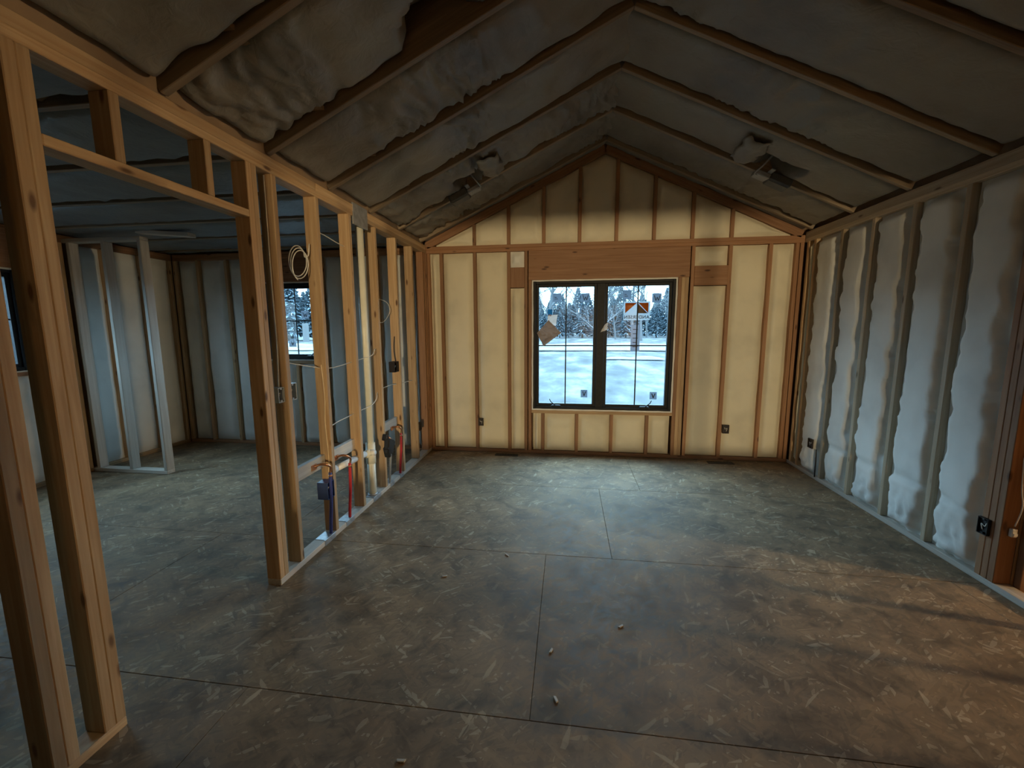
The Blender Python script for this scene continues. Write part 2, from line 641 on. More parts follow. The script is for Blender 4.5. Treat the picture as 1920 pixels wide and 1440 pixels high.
for j in range(30):
    for i in range(30):
        bm.faces.new((vg[j][i], vg[j + 1][i], vg[j + 1][i + 1], vg[j][i + 1]))
g = mesh_obj('ground', bm, M_GROUND, smooth=True)
tag(g, 'snowy side yard seen in a sliver past the near studs', 'ground', kind='structure')

# ------------------------------------------------------------------ floor: strand board sheets
fl = root('floor', (0, 0, 0), 'bare strand board subfloor of the vaulted room', 'floor', kind='structure')
box('joist_deck', (-3.6, 9.6), (-13.3, 0.15), (-0.30, -0.019), M_SUB, fl, bevel=0)
rows = [(-1.06, 0.10, 2.385), (-2.285, -1.06, 2.0), (-3.505, -2.285, 1.56), (-4.725, -3.505, 2.78), (-5.945, -4.725, 0.34), (-7.165, -5.945, 1.56), (-8.385, -7.165, 2.78), (-9.605, -8.385, 1.2), (-10.825, -9.605, 2.4), (-12.045, -10.825, 1.2), (-13.265, -12.045, 2.4)]
for (y0, y1, xs) in rows:
    x = xs - 2.44 * 3
    while x < 9.5:
        x0, x1 = max(x, -3.55), min(x + 2.44, 9.5)
        if x1 - x0 > 0.05:
            box('floor_sheet', (x0 + 0.0011, x1 - 0.0011), (y0 + 0.0011, y1 - 0.0011), (-0.019, 0.0), M_OSB, fl, axis=0, bevel=0.0012)
        x += 2.44

# ------------------------------------------------------------------ back (gable) wall
wb = root('wall_back', (2.07, 0, 0), 'gable end wall with studs, cream spray foam and double window', 'wall', kind='structure')
D = 0.14
box('bottom_plate', (0.0, XR), (0, D), (0.0, ST), M_BROWN, wb)
box('top_plate', (0.0, XR), (0, D), (TOPZ, TOPZ + ST), M_BROWN, wb)
box('top_plate', (0.0, XR), (0, D), (TOPZ + ST, PLZ), M_BROWN, wb)
X0 = 0.18
lay = lambda k: X0 + 0.4064 * k
full = [0.02, lay(0), lay(1), lay(2), 1.195, 3.045, lay(8), lay(9), 4.10, 4.145]
for x in full:
    box('stud', (x - ST / 2, x + ST / 2), (0, D), (ST, TOPZ), M_BROWN, wb)
for x in (1.243, 2.916, 2.954, 2.992):
    box('stud', (x - ST / 2, x + ST / 2), (0, D), (ST, 2.078), M_BROWN if x < 2.95 else M_PINE, wb)
# header boards, sill, cripples, blocking
box('header', (1.224, 3.016), (0, D), (2.078, TOPZ), M_BROWN, wb)
box('sill_plate', (1.262, 2.897), (0, D), (0.505, 0.543), M_PINE, wb)
for k in (3, 4, 5, 6):
    box('stud', (lay(k) - ST / 2, lay(k) + ST / 2), (0.0, D), (ST, 0.505), M_BROWN, wb)
box('blocking', (1.012, 1.176), (-0.006, 0.032), (1.995, 2.225), M_BROWN, wb)
box('blocking', (3.064, 3.412), (-0.006, 0.032), (1.985, 2.195), M_BROWN, wb)
# gable studs above the plate and rake plates
for k in range(1, 9):
    x = lay(k)
    box('stud', (x - ST / 2, x + ST / 2), (0.0, 0.089), (PLZ, rakez(x) - 0.075), M_BROWN, wb)
LS = math.hypot(RIDGE_X, RIDGE_Z - EAVE_Z)
ANG = math.atan(SLOPE)
for s in (-1, 1):
    o = bpy.data.objects.new('rake_plate', box_mesh('rake_plate', (LS, 0.089, 0.085), M_BROWN, 0, 0.003))
    cx, cz = RIDGE_X + s * RIDGE_X / 2, (EAVE_Z + RIDGE_Z) / 2 - 0.028
    o.location = Vector((cx, 0.0445, cz)) - wb.location
    o.rotation_euler = (0, s * ANG, 0)
    link(o, wb)
# foam bays
edges = [(0.04, lay(0) - .02), (lay(0) + .02, lay(1) - .02), (lay(1) + .02, lay(2) - .02), (lay(8) + .02, lay(9) - .02), (lay(9) + .02, 4.08)]
for i, (a, b_) in enumerate(edges):
    foam(wb, FR_BACK, a, b_, ST + .003, TOPZ - .003, M_FOAM, 0.018, 0.03, seed=i * 3.3, ragged=0.005, crease=(0.30 if i in (1, 2, 3) else None))
foam(wb, FR_BACK, lay(2) + .02, 1.175, ST + .003, 1.99, M_FOAM, 0.012, 0.025, seed=20, ragged=0.005, crease=0.30)
foam(wb, FR_BACK, lay(2) + .02, 1.175, 2.23, TOPZ - .003, M_FOAM_W, 0.016, 0.02, seed=21, ragged=0.004, nzv=8)
foam(wb, FR_BACK, 3.066, lay(8) - .02, ST + .003, 1.98, M_FOAM, 0.018, 0.03, seed=22, ragged=0.005, crease=0.30)
foam(wb, FR_BACK, 3.066, lay(8) - .02, 2.20, TOPZ - .003, M_FOAM, 0.016, 0.03, seed=23, ragged=0.005, nzv=8)
low = [1.262] + [lay(k) for k in (3, 4, 5, 6)] + [2.897]
for i in range(5):
    foam(wb, FR_BACK, low[i] + .02, low[i + 1] - .02, ST + .003, 0.502, M_FOAM, 0.016, 0.028, seed=30 + i * 2, ragged=0.005, nzv=12, crease=(0.30 if i in (0, 1) else None))
xs = [0.10] + [lay(k) for k in range(1, 9)] + [4.05]
for i in range(len(xs) - 1):
    a, b_ = xs[i] + .02, xs[i + 1] - .02
    foam(wb, FR_BACK, a, b_, PLZ + .003, lambda u: max(PLZ + 0.012, rakez(u) - 0.078), M_FOAM, 0.012, 0.02, seed=50 + i * 1.7, ragged=0.004, nzv=16)
# sheathing around the window opening
for (x, z) in (((-0.10, 1.262), (-0.75, 2.6)), ((2.90, 4.4), (-0.75, 2.6)), ((1.262, 2.918), (-0.75, 0.53)), ((1.262, 2.918), (2.075, 2.6)), ((-0.3, 4.4), (2.6, 3.9))):
    box('sheathing', x, (D, D + 0.012), z, M_SHEATH, wb, bevel=0)

# ------------------------------------------------------------------ back wall of the side room
wl = root('wall_back_left', (-1.75, 0, 0), 'foam filled back wall of the side room behind the open studs', 'wall', kind='structure')
box('bottom_plate', (-3.43, -0.089), (0, D), (0, ST), M_BROWN, wl)
box('top_plate', (-3.43, -0.089), (0, D), (TOPZ, TOPZ + ST), M_BROWN, wl)
box('top_plate', (-3.43, -0.089), (0, D), (TOPZ + ST, PLZ), M_BROWN, wl)
sl = [lay(-k) for k in range(1, 4)] + [-1.36, -2.17, -2.30, -2.67, -3.076, -3.41]
for x in sl:
    box('stud', (x - ST / 2, x + ST / 2), (-0.002, D), (ST, TOPZ), M_PINE, wl)
box('stud', (-2.25 - ST / 2, -2.25 + ST / 2), (0, D), (ST, TOPZ), M_PINE, wl)
box('header', (-2.15, -1.38), (0, D), (2.116, TOPZ), M_BROWN, wl)
box('sill_plate', (-2.15, -1.38), (0, D), (1.085, 1.123), M_PINE, wl)
sx = [-3.39] + [-3.076, -2.67, -2.32]
for i in range(3):
    foam(wl, FR_BACK, sx[i] + .02, sx[i + 1] - .02, ST, TOPZ, M_FOAM_W, 0.016, 0.035, seed=70 + i, ragged=0.014)
for i, (a, b_) in enumerate(((-2.13, -1.40),)):
    foam(wl, FR_BACK, -2.14, -1.79, ST, 1.08, M_FOAM_W, 0.016, 0.035, seed=80, ragged=0.02)
    foam(wl, FR_BACK, -1.75, -1.39, ST, 1.08, M_FOAM_W, 0.016, 0.035, seed=82, ragged=0.02)
box('stud', (-1.789, -1.751), (0, D), (ST, 1.085), M_PINE, wl)
sx = [-1.36] + [lay(-3), lay(-2), lay(-1), -0.08]
for i in range(4):
    foam(wl, FR_BACK, sx[i] + .02, sx[i + 1] - .02, ST, TOPZ, M_FOAM_W, 0.016, 0.035, seed=90 + i, ragged=0.02)
for (x, z) in (((-3.6, -2.15), (-0.75, 2.6)), ((-1.38, -0.10), (-0.75, 2.6)), ((-2.15, -1.38), (-0.75, 1.10)), ((-2.15, -1.38), (2.12, 2.6)), ((-3.6, -0.10), (2.6, 2.95))):
    box('sheathing', x, (D, D + 0.012), z, M_SHEATH, wl, bevel=0)

# ------------------------------------------------------------------ left outer wall of the side room
wo = root('wall_left', (-3.43, -2.5, 0), 'outer foam insulated wall at the far left of the side room', 'wall', kind='structure')
LD = 0.089
box('bottom_plate', (-3.43 - LD, -3.43), (REAR_Y, -0.01), (0, ST), M_PINE, wo)
box('top_plate', (-3.43 - LD, -3.43), (REAR_Y, -0.01), (TOPZ, PLZ), M_BROWN, wo)
ly = [-0.03, -0.41, -0.82, -1.14, -1.22, -1.565, -2.61, -3.05, -3.45]
for y in ly:
    box('stud', (-3.43 - LD, -3.43), (y - ST / 2, y + ST / 2), (ST, TOPZ), M_PINE, wo)
for i in range(len(ly) - 1):
    if ly[i] - ly[i + 1] > 0.15 and not (ly[i] == -1.565):
        foam(wo, FR_LEFT, ly[i + 1] + .02, ly[i] - .02, ST, TOPZ, M_FOAM_W, 0.014, 0.03, seed=110 + i, ragged=0.012)
box('header', (-3.43 - LD, -3.43), (-2.585, -1.59), (2.10, TOPZ), M_BROWN, wo)
box('sill_plate', (-3.43 - LD, -3.43), (-2.585, -1.59), (1.10, 1.138), M_BROWN, wo)
foam(wo, FR_LEFT, -2.585, -2.14, ST, 1.10, M_FOAM_W, 0.014, 0.03, seed=130, ragged=0.012)
foam(wo, FR_LEFT, -2.10, -1.59, ST, 1.10, M_FOAM_W, 0.014, 0.03, seed=131, ragged=0.012)
box('stud', (-3.43 - LD, -3.43), (-2.14, -2.10), (ST, 1.10), M_PINE, wo)
for (y, z) in (((-1.59, 0.15), (-0.75, 2.95)), ((REAR_Y - 0.1, -2.585), (-0.75, 2.95)), ((-2.585, -1.59), (-0.75, 1.12)), ((-2.585, -1.59), (2.10, 2.95))):
    box('sheathing', (-3.43 - LD - 0.012, -3.43 - LD), y, z, M_SHEATH, wo, bevel=0)

# ------------------------------------------------------------------ short closet wall
wc = root('wall_closet', (-2.95, -1.16, 0), 'short bare stud wall of two pale studs in the side room', 'wall', kind='structure')
box('bottom_plate', (-3.43, -2.515), (-1.205, -1.116), (0, ST), M_DUSTY, wc)
box('top_plate', (-3.43, -2.515), (-1.205, -1.116), (TOPZ, TOPZ + ST), M_DUSTY, wc)
for x in (-3.36, -2.955, -2.535):
    box('stud', (x - ST / 2, x + ST / 2), (-1.205, -1.116), (ST, TOPZ), M_DUSTY, wc)
o = box('loose_plate', (-2.56, -1.97), (-1.205, -1.116), (TOPZ + 0.04, TOPZ + 0.078), M_DUSTY, wc)
o.rotation_euler = (0, math.radians(5), 0)
o.location.z -= 0.0

# ------------------------------------------------------------------ right wall
wr = root('wall_right', (XR, -2.0, 0), 'right wall with bluish lit spray foam between dusty studs', 'wall', kind='structure')
RD = 0.089
box('bottom_plate', (XR, XR + RD), (REAR_Y, 0.0), (0, ST), M_DUSTY, wr)
box('top_plate', (XR, XR + RD), (REAR_Y, 0.0), (TOPZ, TOPZ + ST), M_FOAMED, wr)
box('top_plate', (XR, XR + RD), (REAR_Y, 0.0), (TOPZ + ST, PLZ + 0.03), M_FOAMED, wr)
ry = [-0.06, -0.19, -0.612, -1.012, -1.428, -1.842]
for i, y in enumerate(ry):
    box('stud', (XR, XR + RD), (y - ST / 2, y + ST / 2), (ST, TOPZ), M_PINE if i < 2 else M_FOAMED, wr)
for y in (-2.241, -2.28, -2.319):
    box('stud', (XR, XR + RD), (y - ST / 2, y + ST / 2), (ST, TOPZ), M_BROWN, wr)
for y in (-2.715, -3.11, -3.52, -3.93, -4.33, -4.74, -5.15, -5.55, -5.96):
    box('stud', (XR, XR + RD), (y - ST / 2, y + ST / 2), (ST, TOPZ), M_PINE, wr)
rb = [-0.19, -0.612, -1.012, -1.428, -1.842, -2.222]
for i in range(5):
    e1 = rb[i] - (0.02 if i < 5 else 0)
    e0 = rb[i + 1] + (0.02 if i < 4 else 0.0)
    foam(wr, FR_RIGHT, e0, e1, ST, TOPZ, M_FOAM_W, 0.028, 0.034, seed=140 + i * 2.3, ragged=0.056, nu=24, nzv=84, crease=0.40 if i > 0 else None, lump=True)
foam(wr, FR_RIGHT, -0.17, -0.08, ST, TOPZ, M_FOAM, 0.02, 0.04, seed=160, ragged=0.006)
box('sheathing', (XR + RD, XR + RD + 0.012), (-2.34, 0.15), (-0.2, 3.2), M_SHEATH, wr, bevel=0)

# ------------------------------------------------------------------ side hall beyond the open studs (closed shell)
hw = root('wall_hall', (6.8, -2.3, 0), 'lit board wall of the hall beyond the open studs', 'wall', kind='structure')
box('board', (XR + 0.09, 9.5), (-2.335, -2.30), (0.0, 2.6), M_PINE, hw, axis=2)
box('stud', (XR + 0.104, XR + 0.142), (-2.376, -2.336), (0.0, 2.6), M_BROWN, hw)  # added stud that shades the post face from the hall lamp
box('board', (XR + RD, XR + RD + 0.012), (-6.36, -3.74), (0.0, 2.6), M_SHEATH, hw, axis=2)  # unseen board added to cut hall lamp light off the near end
box('board', (XR + 0.1, 9.5), (-6.4, -6.36), (0.0, 2.6), M_SHEATH, hw, axis=2)
box('board', (9.46, 9.5), (-6.4, -2.3), (0.0, 2.6), M_SHEATH, hw, axis=2)
box('board', (XR, 9.5), (-6.4, -2.2), (2.6, 2.64), M_SHEATH, hw, axis=0)

# ------------------------------------------------------------------ partition of open studs
wp = root('wall_middle', (-0.045, -2.0, 0), 'open stud partition with header opening between the two rooms', 'wall', kind='structure')
PX = (-0.089, 0.0)
box('bottom_plate', PX, (-2.83, -0.002), (0, ST), M_DUSTY, wp)
box('bottom_plate', PX, (REAR_Y, -3.72), (0, ST), M_PINE, wp)
box('top_plate', PX, (-1.715, 0.0), (TOPZ, TOPZ + ST), M_PINE, wp)
box('top_plate', PX, (REAR_Y, -1.72), (TOPZ, TOPZ + ST), M_PINE, wp)
box('top_plate', PX, (-2.2, -0.0), (TOPZ + ST, PLZ + 0.012), M_PINE, wp)
box('top_plate', PX, (REAR_Y, -2.204), (TOPZ + ST, PLZ + 0.012), M_PINE, wp)
pst = [-2.811, -2.773, -2.618, -2.199, -1.770, -1.337, -0.891, -0.459, -0.115, -0.05]
for i, y in enumerate(pst):
    box('stud', PX, (y - ST / 2, y + ST / 2), (ST, TOPZ), M_BROWN if i >= 8 else M_PINE, wp)
box('stud', (-0.06, 0.012), (-0.031, -0.002), (ST, TOPZ), M_BROWN, wp)
for y in (-3.739, -3.777, -3.895, -3.933, -4.34, -4.75, -5.15, -5.56, -5.97):
    box('stud', PX, (y - ST / 2, y + ST / 2), (ST, TOPZ), M_PINE, wp)
box('header', PX, (-3.72, -2.83), (2.125, 2.163), M_PINE, wp)
for y in (-3.475, -3.065):
    box('cripple_stud', PX, (y - ST / 2, y + ST / 2), (2.163, TOPZ), M_PINE, wp)
box('blocking', (-0.089, -0.051), (-2.599, -2.218), (0.535, 0.625), M_DUSTY, wp)
box('blocking', (-0.089, -0.051), (-2.180, -1.789), (0.535, 0.625), M_DUSTY, wp)
box('blocking', (-0.089, -0.051), (-1.318, -0.910), (0.535, 0.625), M_DUSTY, wp)
# steel nail guards
for (y0, y1) in ((-2.37, -2.235), (-2.08, -1.955), (-1.62, -1.47), (-1.26, -1.17), (-1.02, -0.93)):
    o = box('nail_guard', (-0.01, 0.0025), (y0, y1), (0.0, ST + 0.0025), M_METAL, wp, bevel=0.0008)
    box('guard_tab', (-0.08, 0.0005), (y0 + 0.01, y1 - 0.01), (ST + 0.0002, ST + 0.0032), M_METAL, wp, bevel=0.0005)
box('nail_guard', (-0.01, 0.004), (-1.715, -1.48), (2.352, 2.515), M_METAL, wp, bevel=0.001)

# ------------------------------------------------------------------ rear walls behind the camera (close the shell)
rw = root('wall_rear', (2, REAR_Y, 0), 'framed wall with doorway behind the viewpoint', 'wall', kind='structure')
RW = (REAR_Y - 0.12, REAR_Y)
box('board', (-3.6, 1.10), RW, (0, 2.6), M_SHEATH, rw, axis=2)
box('board', (3.62, XR + 0.1), RW, (0, 2.6), M_SHEATH, rw, axis=2)
box('header', (1.10, 3.62), RW, (2.10, 2.6), M_SHEATH, rw, axis=0)
box('board', (-3.6, XR + 0.2), RW, (2.6, 3.9), M_SHEATH, rw, axis=0)
box('added_half_wall', (1.10, 3.62), RW, (0.0, 0.80), M_SHEATH, rw, axis=0)  # unseen half wall added to keep the rear lamp off the floor
box('stud', (3.072, 3.108), RW, (0.80, 2.10), M_PINE, rw)
box('board', (-0.2, 0.0), (-13.2, REAR_Y - .12), (0, 2.6), M_REAR, rw, axis=2)
box('board', (XR, XR + 0.2), (-13.2, REAR_Y - .12), (0, 2.6), M_REAR, rw, axis=2)
box('board', (-0.2, XR + 0.2), (-13.3, -13.2), (0, 2.6), M_SUB, rw, axis=2)
box('board', (-0.2, XR + 0.2), (-13.3, REAR_Y - .12), (2.6, 2.65), M_REAR, rw, axis=0)

# ------------------------------------------------------------------ vaulted ceiling: rafters, batts, deck
cl = root('ceiling', (RIDGE_X, -2.5, 2.53), 'vaulted ceiling of rafters with wrinkled grey insulation batts', 'ceiling', kind='structure')
RY = [-0.125, -0.745, -1.37, -1.995, -2.62, -3.245, -3.87, -4.495, -5.12, -5.745, -6.18]
RDEP = 0.235


def slope_pt(s, u, y, d):
    """s=-1 left slope, +1 right; u along the slope from the eave, d = drop below the rafter underside"""
    ca, sa = math.cos(ANG), math.sin(ANG)
    x = u * ca + d * sa
    z = EAVE_Z + u * sa - d * ca
    return Vector((x if s < 0 else 2 * RIDGE_X - x, y, z))


for y in RY:
    for s in (-1, 1):
        o = bpy.data.objects.new('rafter', box_mesh('rafter', (LS + 0.02, ST, RDEP), M_RAFTER, 0, 0.003))
        c = slope_pt(s, LS / 2 - 0.01, y, -RDEP / 2)
        o.location = c - cl.location
        o.rotation_euler = (0, s * ANG, 0)
        link(o, cl)


def batt(parent, fn, y0, y1, length, mat, seed, wr_amp, n_u=110, n_v=20, base=-0.05, tear=None):
    bm = bmesh.new()
    g = []
    for i in range(n_u + 1):
        row = []
        for j in range(n_v + 1):
            a, b = i / n_u, j / n_v
            b = 0.5 - 0.5 * math.cos(math.pi * b) if n_v > 8 else b
            u = a * length
            y = y0 + (y1 - y0) * b
            de = min(b, 1 - b) * abs(y1 - y0)
            d = base + 0.038 - 0.085 * math.exp(-de / 0.022)
            # folds that run across the bay, strongest where the noise says the facing is slack
            slack = sstep(0.0, 0.5, nz(u * 1.1 + seed * 1.7, seed, 0.3) + 0.18)
            warp = u * 15 + 3.0 * nz(u * 2.0 + seed, y * 5) + (b - 0.5) * 5.0 * nz(u * 0.9, seed)
            rid = 1 - abs(nz(warp, y * 1.6 + seed, seed))
            d += wr_amp * slack * (rid ** 3 - 0.5)
            d += wr_amp * 0.5 * nz(u * 5, y * 7, seed) + 0.006 * nz(u * 14, y * 16, seed)
            if tear is not None:
                for (tu, ty, ru, ryy, dep) in tear:
                    q = math.hypot((u - tu) / ru, (y - ty) / ryy) + 0.25 * nz(u * 9, y * 9, 7.0)
                    d -= dep * sstep(1.12, 0.78, q)
            if i == 0:
                d -= 0.03
            row.append(bm.verts.new(fn(u, y, d) - parent.location))
        g.append(row)
    for i in range(n_u):
        for j in range(n_v):
            bm.faces.new((g[i][j], g[i + 1][j], g[i + 1][j + 1], g[i][j + 1]))
    bmesh.ops.recalc_face_normals(bm, faces=bm.faces[:])
    return mesh_obj('insulation_batt', bm, mat, parent, smooth=True)


TEARS = {(4, -1): [(1.16, -2.74, 0.20, 0.17, 0.17)], (1, -1): [(0.83, -0.92, 0.15, 0.13, 0.15), (0.97, -1.20, 0.035, 0.2, 0.05)],
         (1, 1): [(0.86, -0.90, 0.22, 0.12, 0.15), (0.64, -0.98, 0.06, 0.07, 0.12)]}
for k in range(len(RY) - 1):
    for s in (-1, 1):
        batt(cl, lambda u, y, d, s=s: slope_pt(s, u, y, d), RY[k + 1] + 0.021, RY[k] - 0.021, LS + 0.03, M_BATT,
             seed=200 + k * 3.7 + (0 if s < 0 else 1.9), wr_amp=0.055 if s < 0 else 0.024,
             tear=TEARS.get((k, s)))
for s in (-1, 1):
    batt(cl, lambda u, y, d, s=s: slope_pt(s, u, y, d), RY[0] + 0.021, 0.06, LS + 0.03, M_BATT, seed=260 + s, wr_amp=0.012, n_v=6)
    o = bpy.data.objects.new('roof_deck', box_mesh('roof_deck', (LS + 0.7, 6.9, 0.02), M_SHEATH, 1, 0))
    c = slope_pt(s, LS / 2 - 0.2, -3.1, -RDEP - 0.03)
    o.location = c - cl.location
    o.rotation_euler = (0, s * ANG, 0)
    link(o, cl)

# flat ceiling of the side room
cf = root('ceiling_left', (-1.75, -3, 2.5), 'low flat ceiling of joists and blue grey batts over the side room', 'ceiling', kind='structure')
for y in RY:
    box('joist', (-3.52, -0.09), (y - ST / 2, y + ST / 2), (2.50, 2.68), M_RAFTER, cf)
yy = [0.05] + RY
for k in range(len(yy) - 1):
    batt(cf, lambda u, y, d: Vector((-3.5 + u, y, 2.505 - d)), yy[k + 1] + 0.021, yy[k] - 0.021, 3.41, M_BATT_L, seed=300 + k * 2.1, wr_amp=0.014, n_u=60, n_v=10, base=-0.03)
box('attic_deck', (-3.6, 0.35), (-6.4, 0.16), (2.72, 2.74), M_SHEATH, cf, bevel=0)
box('attic_board', (-0.075, -0.03), (-6.3, 0.0), (PLZ + 0.012, 2.72), M_SHEATH, cf, axis=1, bevel=0)
box('attic_board', (XR + 0.0, XR + 0.3), (-6.3, 0.15), (2.60, 2.95), M_SHEATH, cl, axis=1, bevel=0)


# ------------------------------------------------------------------ windows
def casement(name, rt_loc, xs, z, label, sashes, cranks, rotz=0.0, muntin_z=None, vert=None):
    """frame outer size xs (x0,x1), z (z0,z1) in the local x/z plane, room side is -y"""
    w = root(name, rt_loc, label, 'window', kind='structure')
    w.rotation_euler = (0, 0, rotz)

    def lb(nm, x, y, zz, mat, par=None, bev=0.003):
        o = bpy.data.objects.new(nm, box_mesh(nm, (x[1] - x[0], y[1] - y[0], zz[1] - zz[0]), mat, 2, bev))
        o.location = ((x[0] + x[1]) / 2, (y[0] + y[1]) / 2, (zz[0] + zz[1]) / 2)
        return link(o, par or w)
    x0, x1 = xs
    z0, z1 = z
    fwid = 0.036
    Y = (0.012, 0.118)
    lb('frame_jamb', (x0, x0 + fwid), Y, z, M_BLACK)
    lb('frame_jamb', (x1 - fwid, x1), Y, z, M_BLACK)
    lb('frame_head', (x0 + fwid, x1 - fwid), Y, (z1 - fwid, z1), M_BLACK)
    lb('frame_sill', (x0 + fwid, x1 - fwid), Y, (z0, z0 + fwid), M_BLACK)
    for i in range(len(sashes) - 1):
        lb('mullion', (sashes[i][1], sashes[i + 1][0]), (0.0, 0.118), (z0 + fwid, z1 - fwid), M_BLACK)
    for (a, b_) in sashes:
        sw = 0.034
        SY = (0.028, 0.075)
        za, zb = z0 + fwid, z1 - fwid
        sr = bpy.data.objects.new('sash', box_mesh('sash', (sw, SY[1] - SY[0], zb - za), M_BLACK, 2, 0.003))
        sr.location = (a + sw / 2, (SY[0] + SY[1]) / 2, (za + zb) / 2)
        link(sr, w)

        def sub(nm, x, y, zz, mat, bev=0.002):
            o = bpy.data.objects.new(nm, box_mesh(nm, (x[1] - x[0], y[1] - y[0], zz[1] - zz[0]), mat, 2, bev))
            o.location = Vector(((x[0] + x[1]) / 2, (y[0] + y[1]) / 2, (zz[0] + zz[1]) / 2)) - sr.location
            return link(o, sr)
        sub('sash_stile', (b_ - sw, b_), SY, (za, zb), M_BLACK)
        sub('sash_rail', (a + sw, b_ - sw), SY, (za, za + sw), M_BLACK)
        sub('sash_rail', (a + sw, b_ - sw), SY, (zb - sw, zb), M_BLACK)
        sub('pane', (a + sw, b_ - sw), (0.0485, 0.0525), (za + sw, zb - sw), M_GLASS, 0)
        xm = (a + b_) / 2 if vert is None else vert
        zm = (za + zb) / 2 if muntin_z is None else muntin_z
        sub('muntin', (xm - 0.007, xm + 0.007), (0.036, 0.046), (za + sw, zb - sw), M_BLACK)
        sub('muntin', (a + sw, xm - 0.007), (0.036, 0.046), (zm - 0.007, zm + 0.007), M_BLACK)
        sub('muntin', (xm + 0.007, b_ - sw), (0.036, 0.046), (zm - 0.007, zm + 0.007), M_BLACK)
    for (cx, sgn) in cranks:
        c = lb('crank_housing', (cx - 0.055, cx + 0.055), (-0.022, 0.014), (z0 + 0.028, z0 + 0.058), M_BLACK, bev=0.008)
        bm = bmesh.new()
        p = [Vector((sgn * -0.01, -0.012, 0.012)), Vector((sgn * -0.035, -0.020, 0.035)), Vector((sgn * -0.062, -0.022, 0.060)), Vector((sgn * -0.075, -0.024, 0.090))]
        tube_bm(bm, catmull(p, 4), 0.0065, 8, True, 0.0045)
        bmesh.ops.recalc_face_normals(bm, faces=bm.faces[:])
        mesh_obj('crank_handle', bm, M_BLACK, c, smooth=True)
    # ragged sealant bead round the frame
    bm = bmesh.new()
    loop = []
    per = [(x0, z0), (x1, z0), (x1, z1), (x0, z1)]
    for i in range(4):
        p, q = per[i], per[(i + 1) % 4]
        for t in range(24):
            loop.append((p[0] + (q[0] - p[0]) * t / 24, p[1] + (q[1] - p[1]) * t / 24, i))
    inner, outer, back = [], [], []
    cxm, czm = (x0 + x1) / 2, (z0 + z1) / 2
    for (x, zz, side) in loop:
        e = 0.013 + 0.004 * nz(x * 21, zz * 21)
        i_ = 0.003 + 0.006 * abs(nz(x * 33, zz * 33, 2))
        ux = (x1 - x0 + 2 * e) / (x1 - x0)
        uz = (z1 - z0 + 2 * e) / (z1 - z0)
        vx = (x1 - x0 - 2 * i_) / (x1 - x0)
        vz = (z1 - z0 - 2 * i_) / (z1 - z0)
        yy_ = 0.004 + 0.004 * nz(x * 18, zz * 18, 5)
        inner.append(bm.verts.new((cxm + (x - cxm) * vx, yy_, czm + (zz - czm) * vz)))
        outer.append(bm.verts.new((cxm + (x - cxm) * ux, yy_ - 0.002, czm + (zz - czm) * uz)))
        back.append(bm.verts.new((cxm + (x - cxm) * ux, 0.11, czm + (zz - czm) * uz)))
    n_ = len(loop)
    for i in range(n_):
        k = (i + 1) % n_
        bm.faces.new((inner[i], inner[k], outer[k], outer[i]))
        bm.faces.new((outer[i], outer[k], back[k], back[i]))
    bmesh.ops.recalc_face_normals(bm, faces=bm.faces[:])
    mesh_obj('sealant_bead', bm, M_SEAL, w, smooth=True)
    return w, lb


w1, lb1 = casement('window_1', (0, 0, 0), (1.277, 2.882), (0.555, 2.066), 'black double casement window in the gable wall',
                   [(1.313, 2.015), (2.105, 2.845)], [(1.555, 1), (2.58, -1)], muntin_z=1.318)
w2, lb2 = casement('window_2', (0, 0, 0), (-2.14, -1.39), (1.135, 2.105), 'small black window seen between the partition studs',
                   [(-2.104, -1.426)], [(-1.56, -1)], vert=-1.764, muntin_z=1.63)
w3, lb3 = casement('window_3', (-3.43, -2.088, 0), (-0.485, 0.485), (1.145, 2.09), 'side window glimpsed in a narrow slot past the near studs',
                   [(-0.449, 0.449)], [(0.2, -1)], rotz=math.radians(90), muntin_z=1.63)


# stickers on the outer side of the panes
def poly(name, pts, y, mat, parent, th=0.0008):
    bm = bmesh.new()
    a = [bm.verts.new((p[0], y, p[1])) for p in pts]
    b = [bm.verts.new((p[0], y + th, p[1])) for p in pts]
    bm.faces.new(a)
    bm.faces.new(b[::-1])
    n_ = len(pts)
    for i in range(n_):
        bm.faces.new((a[i], b[i], b[(i + 1) % n_], a[(i + 1) % n_]))
    bmesh.ops.recalc_face_normals(bm, faces=bm.faces[:])
    return mesh_obj(name, bm, mat, parent)


def rect(x0, x1, z0, z1):
    return [(x0, z0), (x1, z0), (x1, z1), (x0, z1)]


